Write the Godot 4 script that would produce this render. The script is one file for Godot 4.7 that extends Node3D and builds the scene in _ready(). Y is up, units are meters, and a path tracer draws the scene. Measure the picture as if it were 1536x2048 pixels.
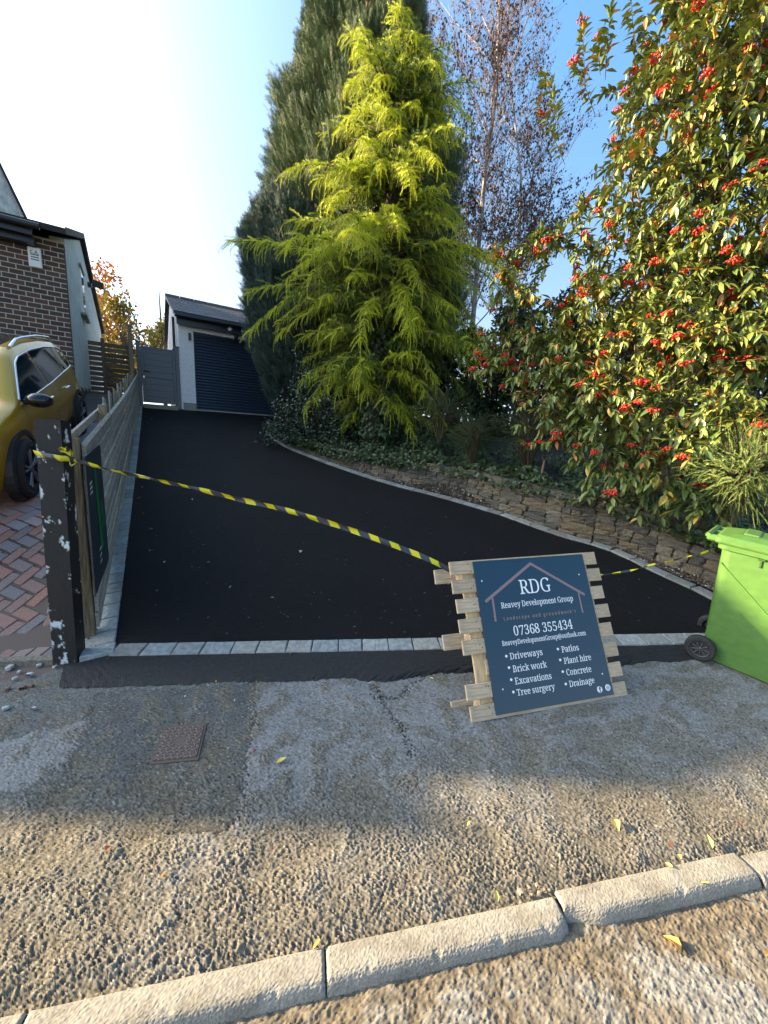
extends Node3D

const EYE := Vector3(0, 1.83, 0)
var CB := Basis()
var rng := RandomNumberGenerator.new()
var used := {}
var TEX := {}
var MATS := {}

# ------------------------------------------------------------------ builders
class MB:
	var v := PackedVector3Array()
	var n := PackedVector3Array()
	var c := PackedColorArray()
	func tn(a: Vector3, b: Vector3, d: Vector3, na: Vector3, nb: Vector3, nd: Vector3, ca: Color, cb: Color, cd: Color) -> void:
		if (d - a).cross(b - a).dot(na + nb + nd) < 0.0:
			v.append(a); v.append(d); v.append(b)
			n.append(na); n.append(nd); n.append(nb)
			c.append(ca); c.append(cd); c.append(cb)
		else:
			v.append(a); v.append(b); v.append(d)
			n.append(na); n.append(nb); n.append(nd)
			c.append(ca); c.append(cb); c.append(cd)
	func tri(a: Vector3, b: Vector3, d: Vector3, col := Color.WHITE, out := Vector3.ZERO) -> void:
		var nn := (d - a).cross(b - a).normalized()
		if out != Vector3.ZERO and nn.dot(out) < 0.0:
			nn = -nn
		tn(a, b, d, nn, nn, nn, col, col, col)
	func quad(a: Vector3, b: Vector3, d: Vector3, e: Vector3, col := Color.WHITE, out := Vector3.ZERO) -> void:
		tri(a, b, d, col, out)
		tri(a, d, e, col, out)
	func hexa(p: Array, col := Color.WHITE) -> void:
		# p: 8 corners, bottom ring 0-3 then top ring 4-7
		var m := Vector3.ZERO
		for q in p: m += q
		m /= 8.0
		for f in [[0, 1, 2, 3], [4, 5, 6, 7], [0, 1, 5, 4], [1, 2, 6, 5], [2, 3, 7, 6], [3, 0, 4, 7]]:
			var o: Vector3 = (p[f[0]] + p[f[1]] + p[f[2]] + p[f[3]]) / 4.0 - m
			quad(p[f[0]], p[f[1]], p[f[2]], p[f[3]], col, o)
	func box(t: Transform3D, s: Vector3, bv := 0.0, col := Color.WHITE) -> void:
		var h := s * 0.5
		if bv <= 0.0:
			var p := []
			for y in [-1, 1]:
				for q in [[-1, -1], [1, -1], [1, 1], [-1, 1]]:
					p.append(t * Vector3(q[0] * h.x, y * h.y, q[1] * h.z))
			hexa(p, col)
			return
		bv = minf(bv, minf(h.x, minf(h.y, h.z)) * 0.9)
		var i := h - Vector3(bv, bv, bv)
		var pt := func(ax: int, sx: float, sy: float, sz: float) -> Vector3:
			var q := Vector3(sx * i.x, sy * i.y, sz * i.z)
			q[ax] = (sx if ax == 0 else (sy if ax == 1 else sz)) * h[ax]
			return t * q
		for ax in 3:
			for sg in [-1.0, 1.0]:
				var cs := []
				for q in [[-1.0, -1.0], [1.0, -1.0], [1.0, 1.0], [-1.0, 1.0]]:
					var w := Vector3.ZERO
					w[ax] = sg; w[(ax + 1) % 3] = q[0]; w[(ax + 2) % 3] = q[1]
					cs.append(pt.call(ax, w.x, w.y, w.z))
				var o := Vector3.ZERO
				o[ax] = sg
				quad(cs[0], cs[1], cs[2], cs[3], col, t.basis * o)
		for ax in 3:
			var b1 := (ax + 1) % 3
			var b2 := (ax + 2) % 3
			for s1 in [-1.0, 1.0]:
				for s2 in [-1.0, 1.0]:
					var w0 := Vector3.ZERO
					w0[ax] = -1.0; w0[b1] = s1; w0[b2] = s2
					var w1 := w0
					w1[ax] = 1.0
					var o := Vector3.ZERO
					o[b1] = s1; o[b2] = s2
					quad(pt.call(b1, w0.x, w0.y, w0.z), pt.call(b1, w1.x, w1.y, w1.z), pt.call(b2, w1.x, w1.y, w1.z), pt.call(b2, w0.x, w0.y, w0.z), col, t.basis * o)
		for sx in [-1.0, 1.0]:
			for sy in [-1.0, 1.0]:
				for sz in [-1.0, 1.0]:
					tri(pt.call(0, sx, sy, sz), pt.call(1, sx, sy, sz), pt.call(2, sx, sy, sz), col, t.basis * Vector3(sx, sy, sz))
	func tube(pts: PackedVector3Array, rad: PackedFloat32Array, sides := 6, col := Color.WHITE, cap := true) -> void:
		var np := pts.size()
		var ref := Vector3.UP
		if absf((pts[np - 1] - pts[0]).normalized().y) > 0.9: ref = Vector3.RIGHT
		var rings := []
		for k in np:
			var d: Vector3 = (pts[mini(k + 1, np - 1)] - pts[maxi(k - 1, 0)]).normalized()
			var a := d.cross(ref).normalized()
			var b := d.cross(a)
			var ring := []
			for s in sides:
				var an := TAU * s / sides
				ring.append(a * cos(an) + b * sin(an))
			rings.append(ring)
		for k in np - 1:
			for s in sides:
				var s2 := (s + 1) % sides
				var n0: Vector3 = rings[k][s]; var n1: Vector3 = rings[k][s2]; var n2: Vector3 = rings[k + 1][s2]; var n3: Vector3 = rings[k + 1][s]
				var p0 := pts[k] + n0 * rad[k]; var p1 := pts[k] + n1 * rad[k]; var p2 := pts[k + 1] + n2 * rad[k + 1]; var p3 := pts[k + 1] + n3 * rad[k + 1]
				tn(p0, p1, p2, n0, n1, n2, col, col, col)
				tn(p0, p2, p3, n0, n2, n3, col, col, col)
		if cap and sides > 3:
			for e in [0, np - 1]:
				var o: Vector3 = (pts[0] - pts[1]) if e == 0 else (pts[np - 1] - pts[np - 2])
				for s in sides - 2:
					tri(pts[e] + rings[e][0] * rad[e], pts[e] + rings[e][s + 1] * rad[e], pts[e] + rings[e][s + 2] * rad[e], col, o)
	func ball(o: Vector3, r: Vector3, seg := 8, col := Color.WHITE, b := Basis()) -> void:
		var rows := maxi(3, seg / 2)
		var f := func(i: int, j: int) -> Vector3:
			var th := PI * i / rows; var ph := TAU * j / seg
			return Vector3(sin(th) * cos(ph), cos(th), sin(th) * sin(ph))
		for i in rows:
			for j in seg:
				var a: Vector3 = f.call(i, j); var b2: Vector3 = f.call(i, j + 1); var d: Vector3 = f.call(i + 1, j + 1); var e: Vector3 = f.call(i + 1, j)
				if i > 0: tn(o + b * (a * r), o + b * (b2 * r), o + b * (d * r), b * a, b * b2, b * d, col, col, col)
				if i < rows - 1: tn(o + b * (a * r), o + b * (d * r), o + b * (e * r), b * a, b * d, b * e, col, col, col)
	func lathe(o: Vector3, axis: Vector3, prof: Array, seg := 16, col := Color.WHITE) -> void:
		# prof: [distance along axis, radius]
		var a := axis.normalized()
		var s := a.cross(Vector3.UP if absf(a.y) < 0.9 else Vector3.RIGHT).normalized()
		var t := a.cross(s)
		for k in prof.size() - 1:
			for j in seg:
				var q := []
				for w in [[k, j], [k, j + 1], [k + 1, j + 1], [k + 1, j]]:
					var an: float = TAU * w[1] / seg
					q.append(o + a * float(prof[w[0]][0]) + (s * cos(an) + t * sin(an)) * float(prof[w[0]][1]))
				var am := TAU * (j + 0.5) / seg
				var rd: float = prof[k + 1][1] - prof[k][1]
				var ax: float = prof[k + 1][0] - prof[k][0]
				quad(q[0], q[1], q[2], q[3], col, (s * cos(am) + t * sin(am)) * ax - a * rd)
	func mesh() -> ArrayMesh:
		var m := ArrayMesh.new()
		var arr := []
		arr.resize(Mesh.ARRAY_MAX)
		arr[Mesh.ARRAY_VERTEX] = v; arr[Mesh.ARRAY_NORMAL] = n; arr[Mesh.ARRAY_COLOR] = c
		m.add_surface_from_arrays(Mesh.PRIMITIVE_TRIANGLES, arr)
		return m

class Buf:
	var d := PackedFloat32Array()
	var k := 0
	func put(b: Basis, o: Vector3, c: Color) -> void:
		d.append_array(PackedFloat32Array([b.x.x, b.y.x, b.z.x, o.x, b.x.y, b.y.y, b.z.y, o.y, b.x.z, b.y.z, b.z.z, o.z, c.r, c.g, c.b, 1.0]))
		k += 1
	func node(called: String, mesh: Mesh, parent: Node) -> MultiMeshInstance3D:
		var mm := MultiMesh.new()
		mm.transform_format = MultiMesh.TRANSFORM_3D
		mm.use_colors = true
		mm.mesh = mesh
		mm.instance_count = k
		mm.buffer = d
		var o := MultiMeshInstance3D.new()
		o.multimesh = mm
		o.name = called
		o.set_meta("kind", "stuff")
		parent.add_child(o, true)
		return o

func grid_mesh(p: PackedVector3Array, cols: int, rows: int, c: PackedColorArray) -> ArrayMesh:
	# p is rows of cols points; smooth normals from the grid, facing up
	var nn := PackedVector3Array()
	nn.resize(p.size())
	var tot := 0.0
	for r in rows:
		var r0 := maxi(r - 1, 0) * cols
		var r1 := mini(r + 1, rows - 1) * cols
		for q in cols:
			var a := p[r * cols + mini(q + 1, cols - 1)] - p[r * cols + maxi(q - 1, 0)]
			var b := p[r1 + q] - p[r0 + q]
			var w := a.cross(b)
			tot += w.y
			nn[r * cols + q] = w.normalized()
	var up := tot < 0.0
	if up:
		for k in nn.size(): nn[k] = -nn[k]
	var ix := PackedInt32Array()
	ix.resize((rows - 1) * (cols - 1) * 6)
	var k := 0
	for r in rows - 1:
		for q in cols - 1:
			var i0 := r * cols + q
			ix[k] = i0; ix[k + 3] = i0 + 1
			if up:
				ix[k + 1] = i0 + 1; ix[k + 2] = i0 + cols; ix[k + 4] = i0 + cols + 1; ix[k + 5] = i0 + cols
			else:
				ix[k + 1] = i0 + cols; ix[k + 2] = i0 + 1; ix[k + 4] = i0 + cols; ix[k + 5] = i0 + cols + 1
			k += 6
	var m := ArrayMesh.new()
	var arr := []
	arr.resize(Mesh.ARRAY_MAX)
	arr[Mesh.ARRAY_VERTEX] = p; arr[Mesh.ARRAY_NORMAL] = nn; arr[Mesh.ARRAY_INDEX] = ix
	if c.size() > 0: arr[Mesh.ARRAY_COLOR] = c
	m.add_surface_from_arrays(Mesh.PRIMITIVE_TRIANGLES, arr)
	return m

func numbered(s: String) -> String:
	if not used.has(s):
		used[s] = 0
		return s
	used[s] += 1
	return "%s_%03d" % [s, used[s]]

func thing(called: String, label: String, category: String, at0 := Vector3.ZERO, group := "", b := Basis()) -> Node3D:
	var o := Node3D.new()
	o.name = numbered(called)
	add_child(o)
	o.transform = Transform3D(b, at0)
	tag(o, label, category, group)
	return o

func tag(o: Node, label: String, category: String, group := "") -> void:
	o.set_meta("label", label)
	o.set_meta("category", category)
	if group != "": o.set_meta("group", group)

func obj(called: String, mesh: Mesh, mat: Material, parent: Node = self, t := Transform3D()) -> MeshInstance3D:
	var o := MeshInstance3D.new()
	o.mesh = mesh
	o.material_override = mat
	o.cast_shadow = GeometryInstance3D.SHADOW_CASTING_SETTING_ON
	if parent == self:
		o.name = numbered(called)
		add_child(o)
	else:
		o.name = called
		parent.add_child(o, true)
	o.transform = t
	return o

func struct(called: String, mesh: Mesh, mat: Material, t := Transform3D()) -> MeshInstance3D:
	var o := obj(called, mesh, mat, self, t)
	o.set_meta("kind", "structure")
	return o

func boxm(s: Vector3, bv := 0.0) -> ArrayMesh:
	var m := MB.new()
	m.box(Transform3D(), s, bv)
	return m.mesh()

# ------------------------------------------------------------------ materials
func noise_tex(freq: float, seed0: int, lo: float, hi: float, size := 512, normal := false, strength := 4.0, type := FastNoiseLite.TYPE_SIMPLEX_SMOOTH) -> NoiseTexture2D:
	var key := [freq, seed0, lo, hi, size, normal, strength, type]
	if TEX.has(key): return TEX[key]
	var f := FastNoiseLite.new()
	f.noise_type = type
	f.seed = seed0
	f.frequency = freq
	f.fractal_octaves = 4
	var t := NoiseTexture2D.new()
	t.width = size; t.height = size
	t.seamless = true
	t.noise = f
	if normal:
		t.as_normal_map = true
		t.bump_strength = strength
	else:
		var g := Gradient.new()
		g.set_color(0, Color(lo, lo, lo)); g.set_color(1, Color(hi, hi, hi))
		t.color_ramp = g
	TEX[key] = t
	return t

func lin(r: float, g: float, b: float) -> Color:
	return Color(r, g, b).linear_to_srgb()

func mat(called: String, col: Color, rough := 0.8, o := {}) -> StandardMaterial3D:
	if MATS.has(called): return MATS[called]
	var m := StandardMaterial3D.new()
	m.resource_name = called
	m.albedo_color = col.linear_to_srgb()
	m.roughness = rough
	m.metallic = o.get("metal", 0.0)
	m.metallic_specular = o.get("spec", 0.5)
	if o.get("vc", false): m.vertex_color_use_as_albedo = true
	if o.has("tex"):
		m.albedo_texture = o.tex
	if o.has("nrm"):
		m.normal_enabled = true
		m.normal_texture = o.nrm
		m.normal_scale = o.get("ns", 1.0)
	if o.has("tex") or o.has("nrm"):
		m.uv1_triplanar = true
		m.uv1_world_triplanar = o.get("world", false)
		m.uv1_scale = o.get("scale", Vector3.ONE)
	if o.has("back"):
		m.backlight_enabled = true
		m.backlight = o.back
	if o.has("coat"):
		m.clearcoat_enabled = true
		m.clearcoat = o.coat
		m.clearcoat_roughness = 0.05
	m.cull_mode = BaseMaterial3D.CULL_DISABLED
	MATS[called] = m
	return m

func vmat(called: String, rough := 0.8, o := {}) -> StandardMaterial3D:
	o["vc"] = true
	return mat(called, Color.WHITE, rough, o)

# ------------------------------------------------------------------ places
func ray(px: float, py: float) -> Vector3:
	var d := CB * Vector3((px - 768.0) / 768.0, -(py - 1024.0) / 768.0, -1.0)
	return d / -d.z

func at(px: float, py: float, dist: float) -> Vector3:
	return EYE + ray(px, py) * dist

const FA := Vector2(-2.04, -2.80)
const GD := Vector2(-5.93, -12.0)
const N1 := Vector2(-0.0863, -0.9963)
const UP2 := Vector2(-0.530, -0.848)
const K0 := Vector2(-0.18, -1.161)
const KD := Vector2(0.9813, -0.1923)
const NK := Vector2(-0.1923, -0.9813)

func hill(x: float, z: float) -> float:
	var p := Vector2(x, z)
	var d1 := (p - FA).dot(N1)
	var d2 := (GD - p).dot(UP2)
	if d1 <= 0.0: return 0.367
	if d2 <= 0.0: return 3.23
	return 0.367 + 2.863 * d1 / (d1 + d2)

func paved(x: float, z: float) -> float:
	var d1 := (Vector2(x, z) - FA).dot(N1)
	return hill(x, z) + 0.4 * smoothstep(0.0, 1.6, d1)

func pave(x: float, z: float) -> float:
	var p := Vector2(x, z)
	var dk := (p - K0).dot(NK)
	var df := -(p - FA).dot(N1)
	if dk + df <= 0.0: return 0.095
	return 0.095 + 0.272 * clampf(dk / (dk + df), 0.0, 1.0)

func on(px: float, py: float, kind: String, lift := 0.0) -> Vector3:
	var d := ray(px, py)
	var lo := 0.6
	var z := 0.6
	while z < 30.0:
		var p := EYE + d * z
		var h := (hill(p.x, p.z) if kind == "hill" else (paved(p.x, p.z) if kind == "paved" else (pave(p.x, p.z) if kind == "pave" else 0.0))) + lift
		if p.y < h:
			var hi := z
			for k in 18:
				var m := (lo + hi) * 0.5
				p = EYE + d * m
				h = (hill(p.x, p.z) if kind == "hill" else (paved(p.x, p.z) if kind == "paved" else (pave(p.x, p.z) if kind == "pave" else 0.0))) + lift
				if p.y < h: hi = m
				else: lo = m
			return EYE + d * hi
		lo = z
		z += 0.05
	return EYE + d * z

func frame(x: Vector3, y: Vector3) -> Basis:
	var a := x.normalized()
	var c := a.cross(y).normalized()
	return Basis(a, c.cross(a), c)

func rnd(a: float, b: float) -> float:
	return rng.randf_range(a, b)

func rdir() -> Vector3:
	var z := rnd(-1, 1)
	var a := rnd(0, TAU)
	var r := sqrt(1.0 - z * z)
	return Vector3(r * cos(a), z, r * sin(a))

# ------------------------------------------------------------------ scene
const SUN_AZ := 85.0
const SUN_EL := 21.0

func _ready() -> void:
	rng.seed = 20241
	CB = Basis.from_euler(Vector3(-atan(104.0 / 768.0), 0, deg_to_rad(1.2)))
	var cam := Camera3D.new()
	cam.name = "camera"
	cam.fov = 106.26
	cam.near = 0.05
	cam.far = 2000.0
	cam.transform = Transform3D(CB, EYE)
	add_child(cam)
	var az := deg_to_rad(SUN_AZ)
	var el := deg_to_rad(SUN_EL)
	var to_sun := Vector3(-sin(az) * cos(el), sin(el), -cos(az) * cos(el))
	var env := Environment.new()
	env.background_mode = Environment.BG_SKY
	env.tonemap_mode = Environment.TONE_MAPPER_LINEAR
	env.tonemap_exposure = 4.7
	env.background_energy_multiplier = 1.0
	env.sdfgi_enabled = true
	env.ssao_enabled = true
	env.ssil_enabled = true
	var sky := Sky.new()
	var pan := PanoramaSkyMaterial.new()
	pan.panorama = sky_image(to_sun)
	sky.sky_material = pan
	env.sky = sky
	var we := WorldEnvironment.new()
	we.environment = env
	add_child(we)
	var sun := DirectionalLight3D.new()
	sun.name = "sun"
	sun.light_energy = 1.6
	sun.light_color = Color(1.0, 0.89, 0.70)
	sun.light_angular_distance = 0.5
	sun.shadow_enabled = true
	sun.look_at_from_position(to_sun * 50.0, Vector3.ZERO)
	add_child(sun)
	build_ground()
	build_kerb()
	build_edging()
	build_wall()
	build_paving()
	build_fence()
	build_house()
	build_garage()
	build_trees()
	build_car()
	build_sign()
	build_bin()
	build_small()

func sky_image(to_sun: Vector3) -> ImageTexture:
	var w := 512
	var h := 256
	var img := Image.create(w, h, false, Image.FORMAT_RGBF)
	for j in h:
		var th := PI * (j + 0.5) / h
		var y := cos(th)
		for i in w:
			var ph := TAU * (i + 0.5) / w
			var d := Vector3(sin(th) * sin(ph), y, -sin(th) * cos(ph))
			var yy := maxf(y, 0.0)
			var hz := exp(-yy * 3.4)
			var c := Vector3(0.006, 0.080, 0.205).lerp(Vector3(0.31, 0.345, 0.355), hz)
			var an := rad_to_deg(acos(clampf(d.dot(to_sun), -1.0, 1.0)))
			var g := 5.8 * exp(-an / 14.0) + 0.06 * exp(-pow(an / 60.0, 2.0))
			c += Vector3(1.0, 0.985, 0.93) * g
			img.set_pixel(i, j, Color(c.x, c.y, c.z))
	return ImageTexture.create_from_image(img)

func poly(kind: String, pts: Array) -> PackedVector2Array:
	var r := PackedVector2Array()
	for q in pts:
		var p := on(q[0], q[1], kind)
		r.append(Vector2(p.x, p.z))
	return r

func seg_dist(p: Vector2, path: PackedVector2Array) -> float:
	var b := 1e9
	for k in path.size() - 1:
		b = minf(b, p.distance_to(Geometry2D.get_closest_point_to_segment(p, path[k], path[k + 1])))
	return b

func build_ground() -> void:
	var soil := mat("soil", Color(0.05, 0.036, 0.022), 0.95, {"tex": noise_tex(0.03, 5, 0.5, 1.0), "nrm": noise_tex(0.05, 6, 0, 1, 512, true, 6.0), "world": true, "scale": Vector3(0.9, 0.9, 0.9)})
	# ground: the hillside as one sheet out to the horizon
	var p := PackedVector3Array()
	var xs := [-600.0, -200.0, -80.0, -40.0, -24.0]
	for k in 41: xs.append(-16.0 + k * 0.8)
	xs.append_array([24.0, 40.0, 80.0, 200.0, 600.0])
	var zs := [-700.0, -300.0, -120.0, -60.0, -35.0]
	for k in 40: zs.append(-24.0 + k * 0.55)
	for z in zs:
		for x in xs:
			var h := hill(x, z) - 0.09
			if (Vector2(x, z) - FA).dot(N1) < 0.0: h = pave(x, z) - 0.09
			p.append(Vector3(x, h, z))
	struct("ground", grid_mesh(p, xs.size(), zs.size(), PackedColorArray()), soil)
	# road sheet, with the part by the kerb modelled close
	var m := MB.new()
	m.quad(Vector3(-300, 0.04, 200), Vector3(300, 0.04, 200), Vector3(300, 0.04, -62), Vector3(-300, 0.04, 56), Color.WHITE, Vector3.UP)
	struct("road", m.mesh(), mat("road_far", Color(0.11, 0.105, 0.09), 0.95, {"tex": noise_tex(0.05, 15, 0.6, 1.0), "world": true}))
	var fn := FastNoiseLite.new()
	fn.seed = 3; fn.frequency = 1.0; fn.noise_type = FastNoiseLite.TYPE_SIMPLEX
	fn.fractal_type = FastNoiseLite.FRACTAL_NONE
	var cell := FastNoiseLite.new()
	cell.seed = 9; cell.frequency = 1.0; cell.noise_type = FastNoiseLite.TYPE_CELLULAR
	cell.cellular_return_type = FastNoiseLite.RETURN_DISTANCE
	cell.fractal_type = FastNoiseLite.FRACTAL_NONE
	var cid := FastNoiseLite.new()
	cid.seed = 9; cid.frequency = 1.0; cid.noise_type = FastNoiseLite.TYPE_CELLULAR
	cid.cellular_return_type = FastNoiseLite.RETURN_CELL_VALUE
	cid.fractal_type = FastNoiseLite.FRACTAL_NONE
	p = PackedVector3Array()
	var c := PackedColorArray()
	var cols := 860
	var rows := 220
	for r in rows:
		for q in cols:
			var s := lerpf(-1.1, 3.4, q / (cols - 1.0))
			var t := lerpf(-0.10, 0.80, r / (rows - 1.0))
			var g := K0 + KD * s - NK * t
			var x := g.x; var z := g.y
			var ce := cell.get_noise_2d(x * 110.0, z * 110.0)
			var lo := fn.get_noise_2d(x * 3.0 + 50.0, z * 3.0)
			var mi := fn.get_noise_2d(x * 18.0, z * 18.0)
			p.append(Vector3(x, 0.054 + 0.0028 * (0.35 - (ce + 1.0) * (ce + 1.0) * 1.6) + 0.0022 * cid.get_noise_2d(x * 110.0, z * 110.0) + 0.0015 * mi + 0.003 * lo, z))
			var v := 0.165 + 0.03 * mi + 0.06 * cid.get_noise_2d(x * 110.0, z * 110.0)
			var col := Color(v, v * 0.97, v * 0.88)
			var dirt := smoothstep(0.36, 0.16, t + lo * 0.12 + mi * 0.05)
			dirt = maxf(dirt, smoothstep(0.25, 0.6, fn.get_noise_2d(x * 2.0, z * 2.0 + 9.0)) * 0.7)
			col = col.lerp(Color(0.10, 0.075, 0.042) * (1.0 + 0.4 * mi), dirt * 0.8)
			c.append(col)
	struct("road", grid_mesh(p, cols, rows, c), vmat("road_near", 0.9))
	# pavement, modelled close where the photograph looks down on it
	var dark := poly("pave", [[195, 1378], [508, 1362], [500, 1480], [480, 1600], [470, 1642], [330, 1662], [150, 1662], [95, 1610], [150, 1500]])
	var pale := poly("pave", [[-60, 1490], [60, 1465], [165, 1437], [150, 1500], [90, 1560], [-60, 1590]])
	var crack := poly("pave", [[742, 1372], [760, 1400], [790, 1440], [815, 1475], [822, 1510]])
	var crack2 := poly("pave", [[850, 1352], [800, 1385], [760, 1400]])
	var seam := poly("pave", [[508, 1362], [500, 1480], [480, 1600], [470, 1642], [330, 1662]])
	p = PackedVector3Array()
	c = PackedColorArray()
	cols = 960
	rows = 360
	var ka := K0 + KD * -1.9
	var kb := K0 + KD * 2.7
	var e1 := Vector2(0.9963, -0.0863)
	var fa := FA - e1 * 1.75
	var fb := FA + e1 * 6.4
	for r in rows:
		var t := r / (rows - 1.0)
		for q in cols:
			var s := q / (cols - 1.0)
			var g := ka.lerp(kb, s).lerp(fa.lerp(fb, s), t)
			var x := g.x; var z := g.y
			var lo := fn.get_noise_2d(x * 1.7, z * 1.7)
			var lo2 := fn.get_noise_2d(x * 4.5 + 7.0, z * 4.5)
			var mi := 0.6 * fn.get_noise_2d(x * 62.0, z * 62.0) + 0.5 * fn.get_noise_2d(x * 27.0, z * 27.0)
			var ce := cell.get_noise_2d(x * 135.0, z * 135.0)
			var cv := cid.get_noise_2d(x * 135.0, z * 135.0)
			var rough := clampf(1.15 - t * 1.25 + lo2 * 0.35 - smoothstep(-0.3, 1.8, x) * 0.35, 0.25, 1.2)
			var h := lerpf(0.095, 0.367, t) + (0.0028 * (0.35 - (ce + 1.0) * (ce + 1.0) * 1.6) + 0.0034 * cv + 0.0022 * mi + 0.004 * lo2) * rough + 0.006 * lo - 0.006
			h -= 0.012 * smoothstep(0.05, 0.0, t)
			var v := 0.155 + 0.06 * cv + 0.02 * mi
			var col := Color(v, v * 0.985, v * 0.94)
			var gp := Vector2(x, z)
			var wob := gp + Vector2(mi, lo2) * 0.035
			var isd := Geometry2D.is_point_in_polygon(wob, dark)
			if isd:
				col = col.lerp(Color(0.058, 0.06, 0.056) * (1.0 + 0.5 * cv + 0.35 * lo2), 0.82)
				h -= 0.004
			elif Geometry2D.is_point_in_polygon(wob, pale):
				col = col * 1.15
			elif x < -0.9:
				col = col.lerp(Color(0.08, 0.08, 0.07) * (1.0 + 0.5 * cv), 0.7)
			# dirt swept down to the kerb and brown blotches
			var dirt := smoothstep(0.62, 0.06, t + lo * 0.22 + lo2 * 0.14) * 0.8
			dirt = maxf(dirt, smoothstep(0.36, 0.62, lo2 + 0.2 * mi + lo * 0.4) * 0.6)
			dirt = maxf(dirt, smoothstep(0.3, 0.5, fn.get_noise_2d(x * 0.9 - z * 2.0 + 3.0, z * 5.5 + x * 2.2)) * 0.6 * smoothstep(0.4, 0.9, x))
			col = col.lerp(Color(0.098, 0.081, 0.053) * (1.0 + 0.6 * cv), dirt)
			if cv > 0.96: col = col.lerp(Color(0.34, 0.33, 0.30), 0.4)
			elif cv < -0.95: col = col * 0.45
			if t > 0.4 and t < 0.98:
				var dc := minf(seg_dist(wob, crack), seg_dist(wob, crack2))
				if dc < 0.007:
					h -= 0.012; col = col * 0.35
			if not isd and absf(x) < 1.4 and t < 0.9:
				var ds := seg_dist(wob, seam)
				if ds < 0.008:
					h -= 0.010; col = col * 0.45
			p.append(Vector3(x, h, z))
			c.append(col)
	var pv := struct("pavement", grid_mesh(p, cols, rows, c), vmat("pavement", 0.92))
	m = MB.new()
	var l := Vector3.UP
	for side in [-1.0, 1.0]:
		var k1 := (ka if side < 0 else kb)
		var f1 := (fa if side < 0 else fb)
		var k2: Vector2 = k1 + KD * side * 60.0
		var f2: Vector2 = f1 + KD * side * 60.0
		m.quad(Vector3(k1.x, 0.085, k1.y), Vector3(f1.x, 0.355, f1.y), Vector3(f2.x, 0.355, f2.y), Vector3(k2.x, 0.085, k2.y), Color(0.13, 0.125, 0.11), l)
	var far := obj("pavement_beyond", m.mesh(), vmat("pavement", 0.92), pv)
	far.name = "pavement_run"
	# new tarmac strip laid between the setts and the pavement
	var sp := [[118, 1374], [200, 1372], [300, 1369], [420, 1366], [508, 1364], [600, 1360], [690, 1358], [770, 1362], [830, 1352], [900, 1347], [1000, 1338], [1120, 1335], [1250, 1330], [1380, 1322], [1480, 1316], [1620, 1306]]
	p = PackedVector3Array(); c = PackedColorArray()
	cols = 260; rows = 26
	var low := poly("pave", sp)
	for r in rows:
		var t := r / (rows - 1.0)
		for q in cols:
			var f := q / (cols - 1.0) * (low.size() - 1)
			var i := mini(int(f), low.size() - 2)
			var a := low[i].lerp(low[i + 1], f - i)
			a += NK * 0.012 * fn.get_noise_1d(q * 0.5)
			var b := FA + e1 * (lerpf(-0.35, 6.2, q / (cols - 1.0)))
			var g := a.lerp(b, t)
			var mi := fn.get_noise_2d(g.x * 30.0, g.y * 30.0)
			var lift := 0.016 * smoothstep(0.0, 0.09, t) - 0.006
			p.append(Vector3(g.x, pave(g.x, g.y) + lift + 0.0022 * mi, g.y))
			var v := 0.012 + 0.005 * mi
			c.append(Color(v, v, v * 1.08))
	struct("tarmac_strip", grid_mesh(p, cols, rows, c), vmat("tarmac_strip", 0.75, {"nrm": noise_tex(0.12, 22, 0, 1, 512, true, 8.0), "world": true, "scale": Vector3(2, 2, 2)}))
	# driveway of new tarmac up to the garage
	p = PackedVector3Array(); c = PackedColorArray()
	cols = 240; rows = 300
	for r in rows:
		var t := r / (rows - 1.0)
		for q in cols:
			var s := q / (cols - 1.0)
			var a := FA + e1 * lerpf(-0.12, 6.3, s)
			var b := GD + Vector2(0.848, -0.53) * lerpf(-1.35, 6.0, s)
			var g := a.lerp(b, t)
			var mi := fn.get_noise_2d(g.x * 9.0, g.y * 9.0)
			var lo := fn.get_noise_2d(g.x * 0.8, g.y * 0.8)
			p.append(Vector3(g.x, hill(g.x, g.y) + 0.001 * mi + 0.004 * lo + 0.002, g.y))
			var v := 0.0128 * (1.0 + 0.16 * lo + 0.12 * mi)
			c.append(Color(v * 0.94, v, v * 1.22))
	struct("driveway", grid_mesh(p, cols, rows, c), vmat("driveway", 0.75, {"spec": 0.35, "tex": noise_tex(0.16, 31, 0.3, 1.0), "nrm": noise_tex(0.16, 32, 0, 1, 512, true, 16.0), "world": true, "scale": Vector3(1.7, 1.7, 1.7)}))

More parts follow.
